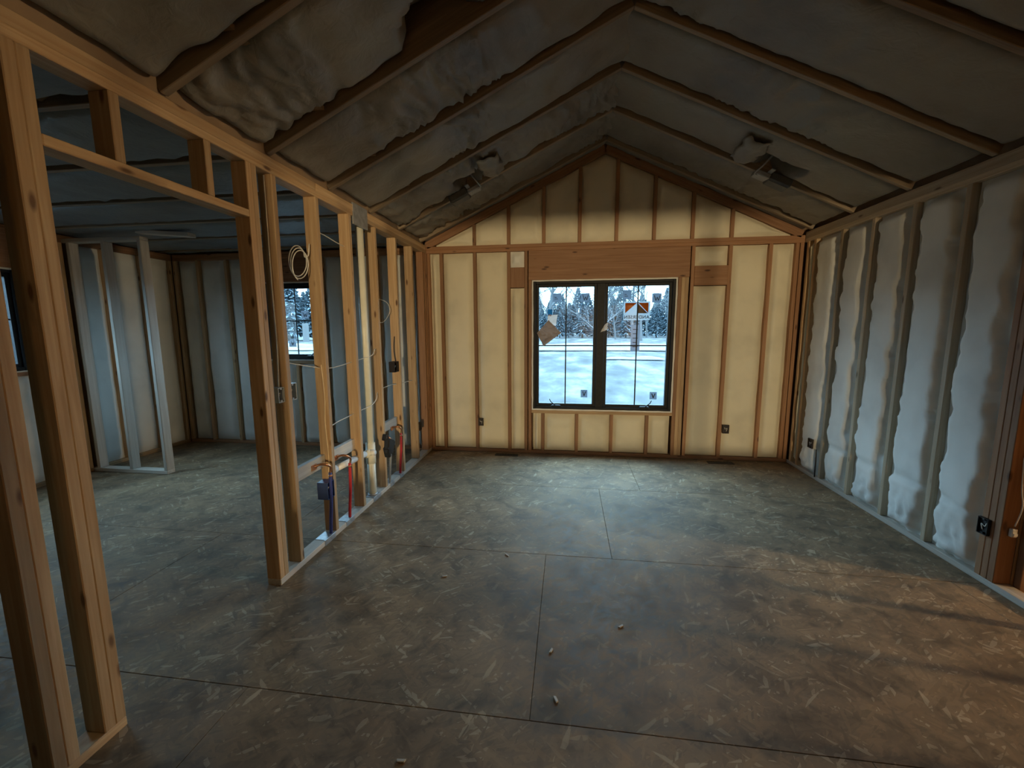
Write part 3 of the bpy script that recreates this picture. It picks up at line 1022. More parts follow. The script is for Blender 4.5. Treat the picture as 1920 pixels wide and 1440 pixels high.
def square_sticker(x0, x1, z0, z1, mark, par=w1):
    s = poly('sticker', rect(x0, x1, z0, z1), 0.0535, M_GREYST, par)
    w, h = x1 - x0, z1 - z0
    if mark == 'W':
        t = 0.09
        zz = [(0.18, 0.8), (0.36, 0.2), (0.5, 0.6), (0.64, 0.2), (0.82, 0.8)]
        for k in range(4):
            a, b = zz[k], zz[k + 1]
            poly('print_mark', [(x0 + w * a[0], z0 + h * a[1]), (x0 + w * (a[0] + t), z0 + h * a[1]), (x0 + w * (b[0] + t), z0 + h * b[1]), (x0 + w * b[0], z0 + h * b[1])], 0.0525, M_INK, s, 0.0003)
    elif mark == 'E':
        for q in (0.3, 0.5):
            poly('print_mark', rect(x0 + w * 0.2, x0 + w * (0.45 if q == 0.5 else 0.6), z0 + h * q, z0 + h * (q + 0.07)), 0.0525, M_INK, s, 0.0003)
    elif mark == 'V':
        t = 0.14
        for a, b in (((0.22, 0.8), (0.44, 0.2)), ((0.44, 0.2), (0.68, 0.8))):
            poly('print_mark', [(x0 + w * a[0], z0 + h * a[1]), (x0 + w * (a[0] + t), z0 + h * a[1]), (x0 + w * (b[0] + t), z0 + h * b[1]), (x0 + w * b[0], z0 + h * b[1])], 0.0525, M_INK, s, 0.0003)


square_sticker(1.507, 1.605, 1.828, 1.927, 'E')
square_sticker(1.832, 1.930, 1.824, 1.923, 'W')
square_sticker(2.306, 2.404, 1.848, 1.951, 'E')
square_sticker(2.634, 2.735, 1.808, 1.910, 'W')
square_sticker(1.849, 1.927, 0.700, 0.790, 'V')
square_sticker(2.648, 2.728, 0.689, 0.776, 'V')
# maker's label, printed to be read from outside
ml = poly('sticker', rect(2.320, 2.616, 1.609, 1.822), 0.0535, M_WHITEST, w1)
ml['label'] = 'white label with orange mountain emblem and mirrored lettering'
poly('emblem_orange', [(2.338, 1.806), (2.468, 1.806), (2.338, 1.690)], 0.0529, M_ORANGE, ml, 0.0005)
poly('emblem_orange', [(2.484, 1.806), (2.596, 1.806), (2.596, 1.690)], 0.0529, M_ORANGE, ml, 0.0005)
poly('emblem_brown', [(2.477, 1.800), (2.590, 1.688), (2.477, 1.688)], 0.0529, M_BROWNST, ml, 0.0005)
cu = bpy.data.curves.new('lettering', 'FONT')
cu.body = 'ANDERSEN'
cu.size = 0.052
cu.align_x = 'CENTER'
cu.offset = 0.0012
cu.space_character = 1.12
to = bpy.data.objects.new('lettering_tmp', cu)
COL.objects.link(to)
bpy.context.view_layer.update()
me = bpy.data.meshes.new_from_object(to.evaluated_get(bpy.context.evaluated_depsgraph_get()))
bpy.data.objects.remove(to)
for v in me.vertices:
    v.co = Vector((2.468 - v.co.x, 0.0524, 1.628 + v.co.y))
me.materials.clear()
me.materials.append(M_INK)
link(bpy.data.objects.new('lettering', me), ml)
s_ = poly('sticker', rect(2.410, 2.512, 1.250, 1.557), 0.0535, M_GREYST, w1)
for k in range(5):
    poly('print_mark', rect(2.432, 2.490 - 0.012 * (k % 2), 1.30 + 0.05 * k, 1.309 + 0.05 * k), 0.0525, M_INK, s_, 0.0003)
square_sticker(-1.90, -1.80, 1.30, 1.40, 'V', w2)
square_sticker(-1.70, -1.60, 1.66, 1.76, 'W', w2)
s_ = poly('sticker', rect(-1.70, -1.61, 1.36, 1.60), 0.0535, M_WHITEST, w2)


def sheet(name, pts, seed, mat, amp, y, label, cat, n_=10):
    """crumpled quad sheet with thickness; pts = 4 corners (x, z)"""
    bm = bmesh.new()
    g = []
    for i in range(n_ + 1):
        row = []
        for j in range(n_ + 1):
            a, b = i / n_, j / n_
            p = [(1 - a) * (1 - b), a * (1 - b), a * b, (1 - a) * b]
            x = sum(p[k] * pts[k][0] for k in range(4))
            z = sum(p[k] * pts[k][1] for k in range(4))
            d = amp * (nz(a * 2.3 + seed, b * 2.1) + 0.8 * abs(a - b)) + 0.4 * amp * nz(a * 6, b * 6, seed)
            row.append(bm.verts.new((x + 0.006 * nz(a * 3, b * 3, seed), y - abs(d), z + 0.006 * nz(b * 4, a * 4, seed))))
        g.append(row)
    for i in range(n_):
        for j in range(n_):
            bm.faces.new((g[i][j], g[i + 1][j], g[i + 1][j + 1], g[i][j + 1]))
    bmesh.ops.recalc_face_normals(bm, faces=bm.faces[:])
    bmesh.ops.solidify(bm, geom=bm.faces[:], thickness=0.0006)
    o = mesh_obj(name, bm, mat, None)
    return tag(o, label, cat)


pf = sheet('torn_film', [(1.322, 1.465), (1.405, 1.312), (1.610, 1.468), (1.462, 1.618)], 3.0, M_PAPER, 0.045, 0.026,
           'torn crumpled film hanging from blue tape on the left sash', 'film')
sub_ = sheet('film_tail', [(1.445, 1.585), (1.545, 1.55), (1.566, 1.682), (1.452, 1.672)], 5.0, M_PAPERW, 0.008, 0.030, None, None)
sub_.parent = pf
tp = poly('tape', rect(1.450, 1.503, 1.668, 1.742), 0.030, M_TAPE, pf, 0.001)
poly('tape_fold', rect(1.455, 1.492, 1.664, 1.685), 0.028, M_BLUE, pf, 0.001)
sheet('paper_scrap', [(2.056, 1.472), (2.135, 1.502), (2.142, 1.588), (2.11, 1.565)], 9.0, M_PAPERW, 0.012, -0.004,
      'small white paper scrap stuck on the window mullion', 'scrap')
o = sheet('paper_scrap', [(-1.93, 1.40), (-1.86, 1.37), (-1.835, 1.45), (-1.90, 1.475)], 11.0, M_PAPERW, 0.012, 0.018,
          'curled paper corner on the small window beyond the studs', 'scrap')


# ------------------------------------------------------------------ electrical boxes
def ebox(loc, size, mat, label, open_axis, name='outlet_box', group=None, inner=M_DARK):
    """open box: open_axis is '-y', '+x' or '-x' (side that faces the room). loc = centre of the open face"""
    r = root(name, loc, label, 'electrical box', group)
    w, h, dp = size
    t = 0.004
    bm = bmesh.new()

    def P(a, b, c):   # a across, b up, c depth behind the open face
        if open_axis == '-y': return Vector((a, c, b))
        if open_axis == '+x': return Vector((-c, a, b))
        if open_axis == '-x': return Vector((c, a, b))
    ring = []
    for (s, c) in ((1.0, dp), (1.0, 0.0), (1 - 2 * t / w, 0.0), (1 - 2 * t / w, dp - t)):
        ring.append([bm.verts.new(P(sa * w / 2 * s, sb * (h / 2 - (0 if s == 1.0 else t)), c)) for sa, sb in ((-1, -1), (1, -1), (1, 1), (-1, 1))])
    for q in range(3):
        for k in range(4):
            bm.faces.new((ring[q][k], ring[q][(k + 1) % 4], ring[q + 1][(k + 1) % 4], ring[q + 1][k]))
    bm.faces.new(ring[0])
    bm.faces.new(ring[3])
    bmesh.ops.recalc_face_normals(bm, faces=bm.faces[:])
    mesh_obj('box_shell', bm, mat, r)
    for sgn in (-1, 1):   # screw ears
        bm = bmesh.new()
        a = [P(x, sgn * (h / 2 - t) - sgn * zz, c) for c in (0.001, 0.012) for (x, zz) in ((-0.008, 0), (0.008, 0), (0.006, 0.010), (-0.006, 0.010))]
        vs = [bm.verts.new(p) for p in a]
        bm.faces.new(vs[:4]); bm.faces.new(vs[4:])
        for k in range(4):
            bm.faces.new((vs[k], vs[(k + 1) % 4], vs[4 + (k + 1) % 4], vs[4 + k]))
        bmesh.ops.recalc_face_normals(bm, faces=bm.faces[:])
        mesh_obj('screw_ear', bm, mat, r)
    bm = bmesh.new()
    tube_bm(bm, catmull([P(-w * .2, h * .2, dp - .006), P(-w * .1, 0, dp * .5), P(w * .2, h * .1, dp * .35), P(w * .1, -h * .25, dp * .6)], 5), 0.003, 6)
    bmesh.ops.recalc_face_normals(bm, faces=bm.faces[:])
    mesh_obj('wire_tail', bm, M_CABLE, r, smooth=True)
    return r


ebox((0.640, -0.024, 0.383), (0.062, 0.092, 0.016), M_BROWNBOX, 'dark outlet box low on the gable wall left of the window', '-y')
ebox((3.490, -0.024, 0.370), (0.068, 0.098, 0.016), M_BROWNBOX, 'dark outlet box low on the gable wall right of the window', '-y')
ebox((XR - 0.034, -0.475, 0.355), (0.075, 0.095, 0.016), M_BROWNBOX, 'dark outlet box on the right wall near the gable corner', '-x')
ebox((XR - 0.020, -2.253, 0.350), (0.062, 0.100, 0.018), M_DARK, 'black outlet box on the triple post at right edge', '-x')
ebox((0.006, -2.262, 0.378), (0.084, 0.125, 0.080), M_BLUEBOX, 'blue outlet box nailed beside a partition stud above the plate', '+x')
ebox((-0.02, -2.668, 1.136), (0.056, 0.092, 0.055), M_GREYBOX, 'grey switch box on the stud next to the doubled end studs', '+x', name='switch_box')
ebox((-0.02, -2.560, 1.140), (0.072, 0.105, 0.055), M_GREYBOX, 'grey switch box with black wires on far side of that stud', '+x', name='switch_box')
ebox((-0.012, -0.965, 1.148), (0.105, 0.105, 0.060), M_BROWNBOX, 'brown switch box at mid height near the gable end of partition', '+x', name='switch_box')
ebox((0.008, -0.395, 0.40), (0.055, 0.095, 0.06), M_BROWNBOX, 'dark outlet box low on the partition beside the corner', '+x')

# pale connector clipped beside the post box
cc = root('cable_connector', (XR + 0.05, -2.352, 0.36), 'white cable connector clipped behind the triple post', 'connector')
box('connector_body', (XR + 0.035, XR + 0.065), (-2.362, -2.340), (0.335, 0.385), M_CABLE, cc, bevel=0.004)
box('connector_clip', (XR + 0.040, XR + 0.060), (-2.368, -2.362), (0.345, 0.360), M_CABLE, cc, bevel=0.001)

# ------------------------------------------------------------------ plumbing
PXc = -0.047
ps = root('waste_stack', (PXc, -1.535, 0.035), 'cream plastic waste stack standing between the partition studs', 'pipe')
tube('pipe', [(PXc, -1.535, 0.0), (PXc, -1.535, 0.37)], 0.036, M_PVC, ps, 18)
tube('coupling', [(PXc, -1.535, 0.335), (PXc, -1.535, 0.52)], 0.042, M_PVC, ps, 18)
tube('pipe', [(PXc, -1.535, 0.5), (PXc, -1.535, 2.43)], 0.032, M_PVC, ps, 18)
tube('tee_branch', [(PXc, -1.535, 0.445), (PXc, -1.64, 0.440)], 0.033, M_PVC, ps, 16)
tube('floor_collar', [(PXc, -1.535, 0.038), (PXc, -1.535, 0.056)], 0.044, M_METAL, ps, 18)
cp = tube('cleanout_cap', [(PXc + 0.02, -1.575, 0.445), (PXc + 0.062, -1.585, 0.445)], 0.026, M_PVCW, ps, 16)
dp = root('drain_arm', (PXc, -1.95, 0.45), 'white plastic drain pipe running level through a partition stud', 'pipe')
tube('pipe', [(PXc, -2.12, 0.478), (PXc, -1.64, 0.448)], 0.025, M_PVCW, dp, 16)
tube('pipe_cap', [(PXc, -2.165, 0.481), (PXc, -2.11, 0.478)], 0.030, M_PVCW, dp, 16)
tube('elbow', [(PXc, -2.14, 0.48), (PXc + 0.03, -2.145, 0.485)], 0.020, M_PVCW, dp, 12)


def supply(y_stub, y_pex, z_stub, pexmat, label, zb=0.02, x=PXc):
    r = root('water_supply', (x, y_pex, 0.02), label, 'pipe')
    tube('copper_stub', [(-0.058, y_stub, z_stub), (-0.02, y_stub + 0.03, z_stub + 0.012), (0.012, y_pex - 0.03, z_stub), (0.02, y_pex, z_stub - 0.03), (0.012, y_pex, z_stub - 0.07)], 0.0085, M_COPPER, r, 10, 6)
    tube('pex_tube', [(0.012, y_pex, z_stub - 0.065), (0.006, y_pex, 0.30), (-0.012, y_pex + 0.005, 0.12), (-0.02, y_pex + 0.01, zb)], 0.0115, pexmat, r, 10, 6)
    tube('crimp_ring', [(0.0125, y_pex, z_stub - 0.095), (0.0122, y_pex, z_stub - 0.082)], 0.0135, M_COPPER, r, 12)
    box('stub_bracket', (-0.052, -0.046), (y_stub - 0.03, y_stub + 0.03), (z_stub - 0.02, z_stub + 0.02), M_COPPER, r, bevel=0.001)
    return r


supply(-2.36, -2.27, 0.575, M_BLUE, 'blue water tube with copper elbow beside the blue box')
supply(-2.085, -2.00, 0.555, M_RED, 'red water tube with copper elbow above the white drain pipe')
supply(-1.06, -0.985, 0.535, M_RED, 'red water tube with copper elbow nearest the gable end')
supply(-1.28, -1.245, 0.50, M_METAL, 'grey water tube rising beside the black bracket')
# black cup-like bracket beside the stack
bk = root('black_bracket', (0.02, -1.36, 0.44), 'black plastic bracket tilted on the stud beside the waste stack', 'bracket')
bm = bmesh.new()
bmesh.ops.create_cube(bm, size=1)
for v in bm.verts:
    v.co = Vector((v.co.x * 0.05, v.co.y * 0.155, v.co.z * 0.135))
    if v.co.z < 0: v.co.y *= 0.72
bmesh.ops.bevel(bm, geom=bm.edges[:], offset=0.01, segments=2, affect='EDGES')
o = mesh_obj('bracket_body', bm, M_DARK, bk, loc=(0.03, 0.0, 0.0))
o.rotation_euler = (math.radians(-24), 0, 0)
o = box('bracket_arm', (0.02, 0.075), (-1.42, -1.385), (0.345, 0.45), M_DARK, bk, bevel=0.006)
o.rotation_euler = (math.radians(20), 0, 0)
o = box('bracket_tab', (0.0, 0.05), (-1.40, -1.36), (0.50, 0.56), M_DARK, bk, bevel=0.006)
o.rotation_euler = (math.radians(-24), 0, 0)


# ------------------------------------------------------------------ cables
def cable(pts, label, mat=M_CABLE, r=0.0034, k=8, name='cable'):
    o = tube(name, pts, r, mat, None, 6, k)
    return tag(o, label, 'cable')


def ring_pts(cx, cy, cz, ry, rz, turns, tilt=0.0, x_drift=0.0, start=0.0):
    out = []
    n_ = int(20 * turns)
    for i in range(n_ + 1):
        t = start + 2 * math.pi * i / 20
        s = 1 + 0.16 * math.sin(i * 0.31)
        out.append((cx + x_drift * i / n_, cy + ry * s * math.cos(t) + tilt * rz * math.sin(t), cz + rz * s * math.sin(t) - 0.015 * i / 20))
    return out


cable([(-0.05, -2.24, 2.10)] + [(-0.05, -2.26, 2.02)] + ring_pts(-0.075, -2.345, 1.965, 0.085, 0.095, 2.6, 0.2, 0.03, 0.5), 'coiled white cable hanging high between the partition studs', k=3)
cable([(-0.05, -1.32, 1.79), (-0.06, -1.18, 1.80), (-0.055, -1.03, 1.775), (-0.05, -0.99, 1.70), (-0.06, -1.06, 1.62), (-0.07, -1.15, 1.585), (-0.06, -1.30, 1.60)], 'loop of white cable bowed out between two far partition studs')
cable([(-0.045, -2.60, 1.33), (-0.045, -2.45, 1.30), (-0.045, -2.20, 1.255), (-0.04, -2.05, 1.245), (-0.04, -1.77, 1.265), (-0.035, -1.6, 1.28), (-0.005, -1.5, 1.30), (-0.02, -1.42, 1.34), (-0.045, -1.34, 1.345), (-0.05, -1.33, 1.31)], 'white cable strung level through partition studs at chest height')
cable([(-0.045, -2.20, 0.80), (-0.045, -2.05, 0.825), (-0.04, -1.9, 0.835), (-0.045, -1.77, 0.84), (-0.01, -1.55, 0.865), (-0.01, -1.45, 0.905), (-0.045, -1.33, 0.955), (-0.045, -1.1, 0.975), (-0.045, -0.89, 0.965), (-0.045, -0.68, 0.955), (-0.045, -0.46, 0.95)], 'white cable strung low through the partition studs past the stack')
cable([(-0.05, -2.20, 2.20), (-0.06, -2.05, 2.20), (-0.05, -1.9, 2.175), (-0.05, -1.77, 2.165)], 'white cable crossing high between two partition studs')
cable([(-0.03, -2.225, 1.28), (-0.02, -2.224, 1.05), (-0.03, -2.223, 0.85), (-0.02, -2.224, 0.62), (-0.03, -2.23, 0.45)], 'tan cable stapled down the stud above the blue box', M_YCABLE, 0.004)
cable([(-0.04, -2.646, 2.40), (-0.045, -2.644, 1.8), (-0.04, -2.646, 1.45), (-0.045, -2.655, 1.18)], 'pale cable running down into the grey switch box', M_CABLE, 0.004)
cable([(-0.04, -0.93, 1.45), (-0.04, -0.955, 1.32), (-0.03, -0.95, 1.20)], 'short cable dropping into the brown switch box', M_DARK, 0.004)
cable([(XR + 0.13, -2.36, 0.70), (XR + 0.10, -2.48, 0.705), (XR + 0.05, -2.62, 0.70), (XR + 0.045, -2.70, 0.70)], 'white cable stretched between open studs at right edge')
cable([(XR + 0.05, -2.345, 0.80), (XR + 0.05, -2.36, 0.62), (XR + 0.055, -2.372, 0.52), (XR + 0.05, -2.355, 0.40)], 'thin cable curling down behind the triple post')
cable([(XR - 0.006, -0.545, 0.31), (XR - 0.004, -0.552, 0.18), (XR - 0.006, -0.556, 0.03)], 'dark cable dropping from the right wall outlet box', M_DARK, 0.006)


# ------------------------------------------------------------------ floor registers
def register(x, y, label):
    r = root('floor_register', (x, y, 0), label, 'floor vent', 'dark floor vents along the gable wall')
    w, d = 0.27, 0.075
    for sx in (-1, 1):
        box('rim', (x + sx * w / 2 - .006, x + sx * w / 2 + .006), (y - d / 2, y + d / 2), (0.0, 0.004), M_DARK, r, bevel=0.001)
        box('rim', (x - w / 2, x + w / 2), (y + sx * d / 2 - .005, y + sx * d / 2 + .005), (0.0, 0.004), M_DARK, r, bevel=0.001)
    box('duct_shade', (x - w / 2, x + w / 2), (y - d / 2, y + d / 2), (0.0002, 0.0012), M_DARK, r, bevel=0)  # black sheet on the boards, painted shade of an open duct
    for k in range(7):
        xx = x - w / 2 + (k + 1) * w / 8
        box('louver', (xx - .0015, xx + .0015), (y - d / 2 + .005, y + d / 2 - .005), (0.0012, 0.0035), M_DARK, r, bevel=0)


register(0.97, -0.105, 'dark floor vent slot left of the window wall centre')
register(3.42, -0.115, 'dark floor vent slot right of the window wall centre')


# ------------------------------------------------------------------ junction boxes hung on a rafter, batt cut open round them
def ceiling_box(s, label):
    U, Y = 0.74, -0.745
    c = slope_pt(s, U, Y, 0.0)
    r = root('ceiling_box', c, label, 'ceiling box')

    def pt(a, b, d):     # a along the slope (towards the ridge), b along y, d down from the rafter underside
        return slope_pt(s, U + a, Y + b, d)

    def ob(nm, A, B, Dn, mat, bev=0.004, tilt=0.0):
        o = bpy.data.objects.new(nm, box_mesh(nm, (A[1] - A[0], B[1] - B[0], Dn[1] - Dn[0]), mat, 0, bev))
        o.location = pt((A[0] + A[1]) / 2, (B[0] + B[1]) / 2, (Dn[0] + Dn[1]) / 2) - r.location
        o.rotation_euler = (tilt, s * ANG, 0)
        return link(o, r)
    ob('junction_box', (-0.16, 0.04), (-0.075, 0.065), (-0.03, 0.045), M_CANDARK, 0.012)
    ob('cover_plate', (-0.145, 0.03), (-0.06, 0.05), (0.045, 0.049), M_CANDARK, 0.002)
    ob('mounting_bracket', (0.035, 0.16), (-0.085, 0.055), (0.0, 0.038), M_CAN, 0.006, 0.12)
    ob('bracket_flange', (0.04, 0.075), (-0.16, -0.075), (-0.005, 0.004), M_CAN, 0.001)
    bm = bmesh.new()
    tube_bm(bm, catmull([pt(0.12, -0.03, 0.03) - r.location, pt(0.17, -0.09, 0.05) - r.location, pt(0.16, -0.17, 0.02) - r.location, pt(0.13, -0.22, -0.08) - r.location], 5), 0.007, 8)
    bmesh.ops.recalc_face_normals(bm, faces=bm.faces[:])
    mesh_obj('cable_whip', bm, M_CAN, r, smooth=True)
    # cut facing of the batt folded back towards the ridge
    bm = bmesh.new()
    g = []
    for i in range(11):
        row = []
        for j in range(11):
            a, b = i / 10, j / 10
            p = pt(0.24 + 0.20 * a + 0.03 * nz(b * 4, s), -0.50 + 0.34 * b + 0.03 * nz(a * 4, s, 2.0), 0.012 + 0.055 * math.sin(a * 2.6) * (0.4 + 0.6 * b) + 0.03 * nz(a * 3, b * 3, s * 2.0))
            row.append(bm.verts.new(p - r.location))
        g.append(row)
    for i in range(10):
        for j in range(10):
            bm.faces.new((g[i][j], g[i + 1][j], g[i + 1][j + 1], g[i][j + 1]))
    bmesh.ops.recalc_face_normals(bm, faces=bm.faces[:])
    bmesh.ops.solidify(bm, geom=bm.faces[:], thickness=0.004)
    mesh_obj('facing_flap', bm, M_BATT, r, smooth=True)
    return r


ceiling_box(-1, 'grey electrical box hung in a cut hole on the left ceiling slope')
ceiling_box(1, 'grey electrical box hung in a cut hole on the right ceiling slope')

# ------------------------------------------------------------------ crumbs on the floor
spots = [(0.95, -2.62, 0.4, 'pale wood chip on the floor in front of the partition end'), (1.63, -3.14, 1.2, 'pale wood chip beside the long floor seam'),
         (1.66, -3.40, 2.0, 'lone white crumb on the bare floor near the seam end'), (1.98, -2.93, 0.7, 'curled wood shaving on the floor right of the seam'),
         (1.30, -2.33, 2.4, 'thin wood splinter on the floor mid room'), (1.12, -3.72, 0.1, 'white crumb nearest the viewer on the floor')]
for (x, y, a, lab) in spots:
    bm = bmesh.new()
    bmesh.ops.create_cube(bm, size=1)
    for v in bm.verts:
        v.co = Vector((v.co.x * (0.030 + 0.01 * v.co.y), v.co.y * 0.011, 0.003 + v.co.z * 0.006 + 0.004 * v.co.x * v.co.x))
    bmesh.ops.bevel(bm, geom=bm.edges[:], offset=0.0012, segments=1, affect='EDGES')
    o = mesh_obj('wood_chip', bm, M_DUSTY, None, loc=(x, y, 0.0))
    o.rotation_euler = (0, 0, a)
    tag(o, lab, 'wood chip', 'wood crumbs on the subfloor')


# ------------------------------------------------------------------ lamps (outside the frame, they light the rooms)
def work_lamp(loc, watts, label, radius=0.12):
    r = root('work_lamp', (loc[0], loc[1], 0.0), label, 'lamp')
    tube('stand', [(loc[0], loc[1] - 0.05, 0.02), (loc[0], loc[1] - 0.05, loc[2] - 0.12)], 0.014, M_DARK, r, 10)
    for k in range(3):
        a = 2 * math.pi * k / 3
        tube('foot', [(loc[0], loc[1] - 0.05, 0.12), (loc[0] + 0.3 * math.cos(a), loc[1] - 0.05 + 0.3 * math.sin(a), 0.012)], 0.010, M_DARK, r, 8)
    tube('socket', [(loc[0], loc[1] - 0.05, loc[2] - 0.14), (loc[0], loc[1] - 0.05, loc[2] - 0.07)], 0.028, M_DARK, r, 12)
    l = bpy.data.lights.new('lamp_light', 'POINT')
    l.energy = watts
    l.color = WARM
    l.shadow_soft_size = radius
    lo = bpy.data.objects.new('lamp_light', l)
    lo.location = Vector(loc) - r.location
    link(lo, r)
    return r


work_lamp((2.98, -12.3, 1.50), REAR_LAMP_W, 'warm work lamp on a stand beyond the rear doorway')
work_lamp((8.6, -3.62, 2.15), SIDE_LAMP_W, 'warm work lamp on a stand in the side hall')

# ------------------------------------------------------------------ outdoors: road, snow banks, house, trees
bm = bmesh.new()
for i in range(41):
    x = -120 + 6 * i
    y = 37 + 0.03 * x
    a = bm.verts.new((x, y, GZ + 0.14))
    b = bm.verts.new((x, y + 5.5, GZ + 0.15))
    if i:
        bm.faces.new((pa, a, b, pb))
    pa, pb = a, b
o = mesh_obj('road', bm, M_ROAD)
tag(o, 'wet grey road crossing behind the snowy lawn', 'road', kind='structure')


def bank(x0, x1, y0, h, wdt, label, seed):
    bm = bmesh.new()
    n_ = 40
    rings = []
    for i in range(n_ + 1):
        x = x0 + (x1 - x0) * i / n_
        hh = h * (0.5 + 0.9 * abs(nz(x * 0.5, seed))) * min(1, i / 3, (n_ - i) / 3)
        yy_ = y0 + 0.03 * x + 0.4 * nz(x * 0.3, seed, 2)
        rings.append([bm.verts.new((x, yy_ + wdt * t, GZ + 0.1 + hh * (1 - (2 * t - 1) ** 2))) for t in (0, 0.2, 0.5, 0.8, 1)])
    for i in range(n_):
        for k in range(4):
            bm.faces.new((rings[i][k], rings[i + 1][k], rings[i + 1][k + 1], rings[i][k + 1]))
    bmesh.ops.recalc_face_normals(bm, faces=bm.faces[:])
    o = mesh_obj('snow_bank', bm, M_SNOW, None, smooth=True)
    tag(o, label, 'snow bank')


bank(-60, 60, 35.2, 0.35, 1.4, 'long low snow bank along the near road edge', 1.0)
bank(-60, 60, 43.5, 0.45, 1.6, 'long low snow bank along the far road edge', 4.0)
bank(4.2, 8.2, 24.0, 0.18, 0.9, 'short streak of snow at the right of the lawn', 8.0)
bank(-4.2, -1.6, 16.4, 0.16, 0.8, 'short streak of snow at the left of the lawn', 9.0)


def gen_tree(seed, h, spread, levels=4):
    rng = random.Random(seed)
    tb, bb = bmesh.new(), bmesh.new()

    def grow(p, d, ln, r, lev):
        pts = [p]
        q = p.copy()
        dd = d.copy()
        k = 4 if lev < 2 else 3
        for i in range(k):
            dd = (dd + Vector((rng.uniform(-1, 1), rng.uniform(-1, 1), rng.uniform(-.3, .6))) * (0.10 + 0.04 * lev)).normalized()
            q = q + dd * (ln / k)
            pts.append(q.copy())
        tube_bm(tb if lev == 0 else bb, pts, r, 6 if lev == 0 else (4 if lev == 1 else 3), False, r * (0.35 if lev else 0.3))
        if lev >= levels:
            return
        nb = (9, 6, 5, 4)[lev]
        for i in range(nb):
            t = (0.30 + 0.70 * (i + rng.random() * 0.6) / nb) if lev == 0 else (0.25 + 0.75 * (i + rng.random() * .5) / nb)
            t = min(t, 0.98)
            f = t * k
            a = int(f)
            pp = pts[a].lerp(pts[min(a + 1, k)], f - a)
            ax = Vector((rng.uniform(-1, 1), rng.uniform(-1, 1), rng.uniform(-0.1, 0.4)))
            nd = (dd * (0.75 if lev else 0.6) + ax.normalized() * spread).normalized()
            grow(pp, nd, ln * rng.uniform(0.42, 0.60) * (1.0 if lev else (1.15 - 0.55 * t)), max(r * 0.42, 0.012), lev + 1)
    grow(Vector((0, 0, 0)), Vector((rng.uniform(-.05, .05), rng.uniform(-.05, .05), 1)), h, h * 0.022, 0)
    return tb, bb


def mesh_from(bm, name, mat):
    me = bpy.data.meshes.new(name)
    bm.to_mesh(me)
    bm.free()
    me.materials.append(mat)
    return me


TREES = []
for sd, h, sp in ((3, 10, 0.75), (11, 12, 0.65), (23, 9, 0.9)):
    tb, bb = gen_tree(sd, h, sp)
    TREES.append((mesh_from(tb, 'trunk', M_BARK), mesh_from(bb, 'branches', M_BARK)))
tb, bb = gen_tree(41, 5.2, 0.7, 3)
TREES.append((mesh_from(tb, 'trunk', M_BARK), mesh_from(bb, 'branches', M_BARK)))


def plant(kind, x, y, sc, rz, label, group=None):
    r = root('bare_tree', (x, y, GZ - 0.05 + (0.12 * sstep(35, 150, y))), label, 'tree', group)
    r.rotation_euler = (0, 0, rz)
    r.scale = (sc, sc, sc)
    for me in TREES[kind]:
        link(bpy.data.objects.new(me.name.split('.')[0], me), r)
    return r


plant(3, 4.15, 24.5, 1.05, 0.4, 'slim young bare tree standing alone on the lawn')
plant(0, 11.3, 60, 1.15, 1.0, 'large bare tree beyond the road at the right pane')
plant(2, 13.6, 66, 1.1, 2.2, 'wide bare tree at far right beyond the road')
plant(1, -1.5, 58, 0.95, 0.2, 'tall bare tree beyond the road at the left pane')
plant(2, -5.6, 62, 1.05, 3.1, 'wide bare tree at the left edge of the big window')
rng = random.Random(5)
for i in range(18):
    x = -22 + i * 3.0 + rng.uniform(-1.0, 1.0)
    y = rng.uniform(72, 96)
    if 4.6 < x / y * 80 < 8.0:
        continue
    plant(i % 3, x, y, rng.uniform(0.8, 1.15), rng.uniform(0, 6), 'distant bare winter tree in the row behind the road', 'treeline behind the road')
# yard trees for the side windows
plant(1, -14.5, 30, 0.8, 0.6, 'bare tree seen through the small window beyond the studs')
plant(0, -11.3, 38, 0.9, 0.9, 'second bare tree through the small window beyond the studs')


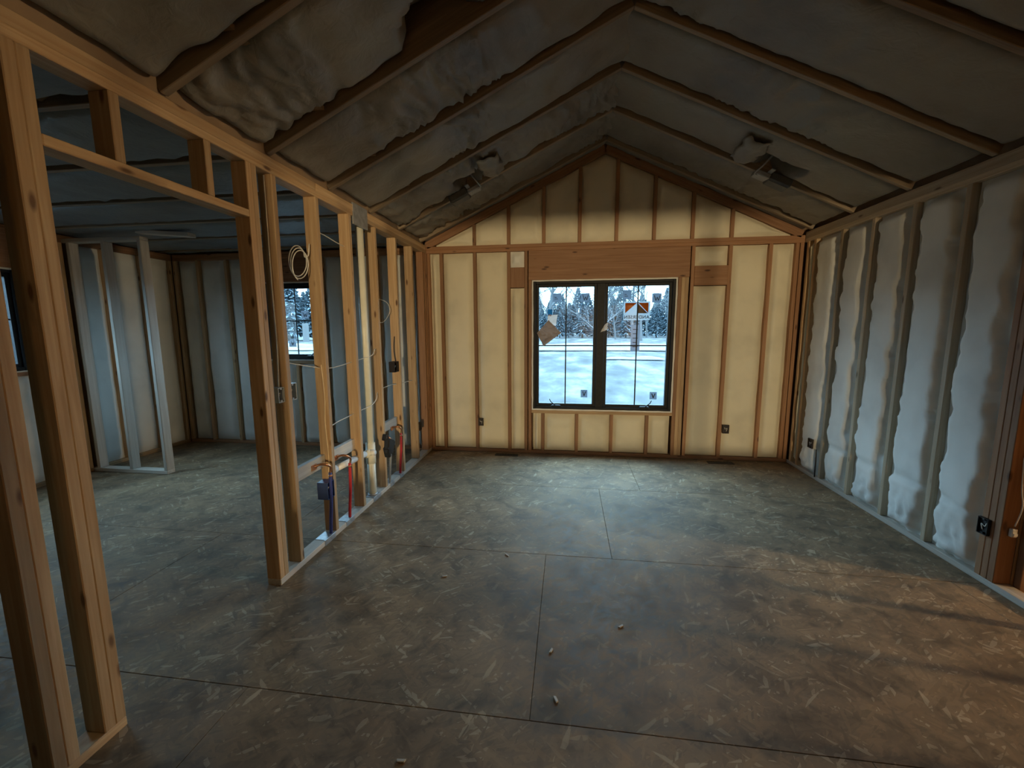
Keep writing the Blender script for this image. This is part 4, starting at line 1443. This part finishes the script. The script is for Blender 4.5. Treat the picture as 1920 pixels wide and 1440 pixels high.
def evergreen(seed):
    rng = random.Random(seed)
    tb, fb = bmesh.new(), bmesh.new()
    tube_bm(tb, [(0, 0, 0), (0, 0, 1.2), (0, 0, 6.4)], 0.16, 6, False, 0.03)
    for i in range(520):
        t = rng.random() ** 0.8
        z = 0.7 + 5.6 * t
        rr = (1 - t) * 2.0 + 0.15
        a = rng.uniform(0, 6.283)
        d = Vector((math.cos(a), math.sin(a), rng.uniform(-0.45, 0.1)))
        p0 = Vector((math.cos(a) * rr * 0.2, math.sin(a) * rr * 0.2, z))
        ln = rr * rng.uniform(0.6, 1.0)
        sd_ = Vector((-math.sin(a), math.cos(a), 0)) * 0.16
        p1 = p0 + d * ln
        pm = p0 + d * ln * 0.5 + Vector((0, 0, 0.07))
        v = [fb.verts.new(q) for q in (p0, pm + sd_, p1, pm - sd_, pm + Vector((0, 0, -0.16)))]
        fb.faces.new((v[0], v[1], v[2])); fb.faces.new((v[0], v[2], v[3]))
        fb.faces.new((v[0], v[4], v[1])); fb.faces.new((v[1], v[4], v[2])); fb.faces.new((v[0], v[3], v[4])); fb.faces.new((v[3], v[2], v[4]))
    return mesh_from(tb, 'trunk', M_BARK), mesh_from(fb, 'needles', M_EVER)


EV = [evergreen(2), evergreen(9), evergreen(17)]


def conifer(x, y, sc, label, group):
    r = root('evergreen_tree', (x, y, GZ), label, 'tree', group)
    r.scale = (sc * 1.1, sc * 1.1, sc)
    r.rotation_euler = (0, 0, rng.uniform(0, 6))
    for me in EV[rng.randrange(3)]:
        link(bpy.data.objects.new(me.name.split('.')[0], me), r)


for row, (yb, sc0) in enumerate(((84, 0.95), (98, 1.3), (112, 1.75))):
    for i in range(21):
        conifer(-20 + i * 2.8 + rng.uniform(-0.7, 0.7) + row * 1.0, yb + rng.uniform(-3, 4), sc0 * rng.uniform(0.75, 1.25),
                'haze tinted evergreen in the woodland edge far behind the road', 'woodland edge evergreens')
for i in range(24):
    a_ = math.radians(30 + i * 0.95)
    conifer(-85 * math.sin(a_) + rng.uniform(-1, 1), 85 * math.cos(a_), rng.uniform(1.3, 2.0), 'haze tinted evergreen in the woods seen through the small window', 'woods beyond the small window')
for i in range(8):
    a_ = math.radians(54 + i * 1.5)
    conifer(-85 * math.sin(a_) + rng.uniform(-1, 1), 85 * math.cos(a_), rng.uniform(1.2, 1.8), 'haze tinted evergreen in the woods seen through the side window slot', 'woods beyond the side window')
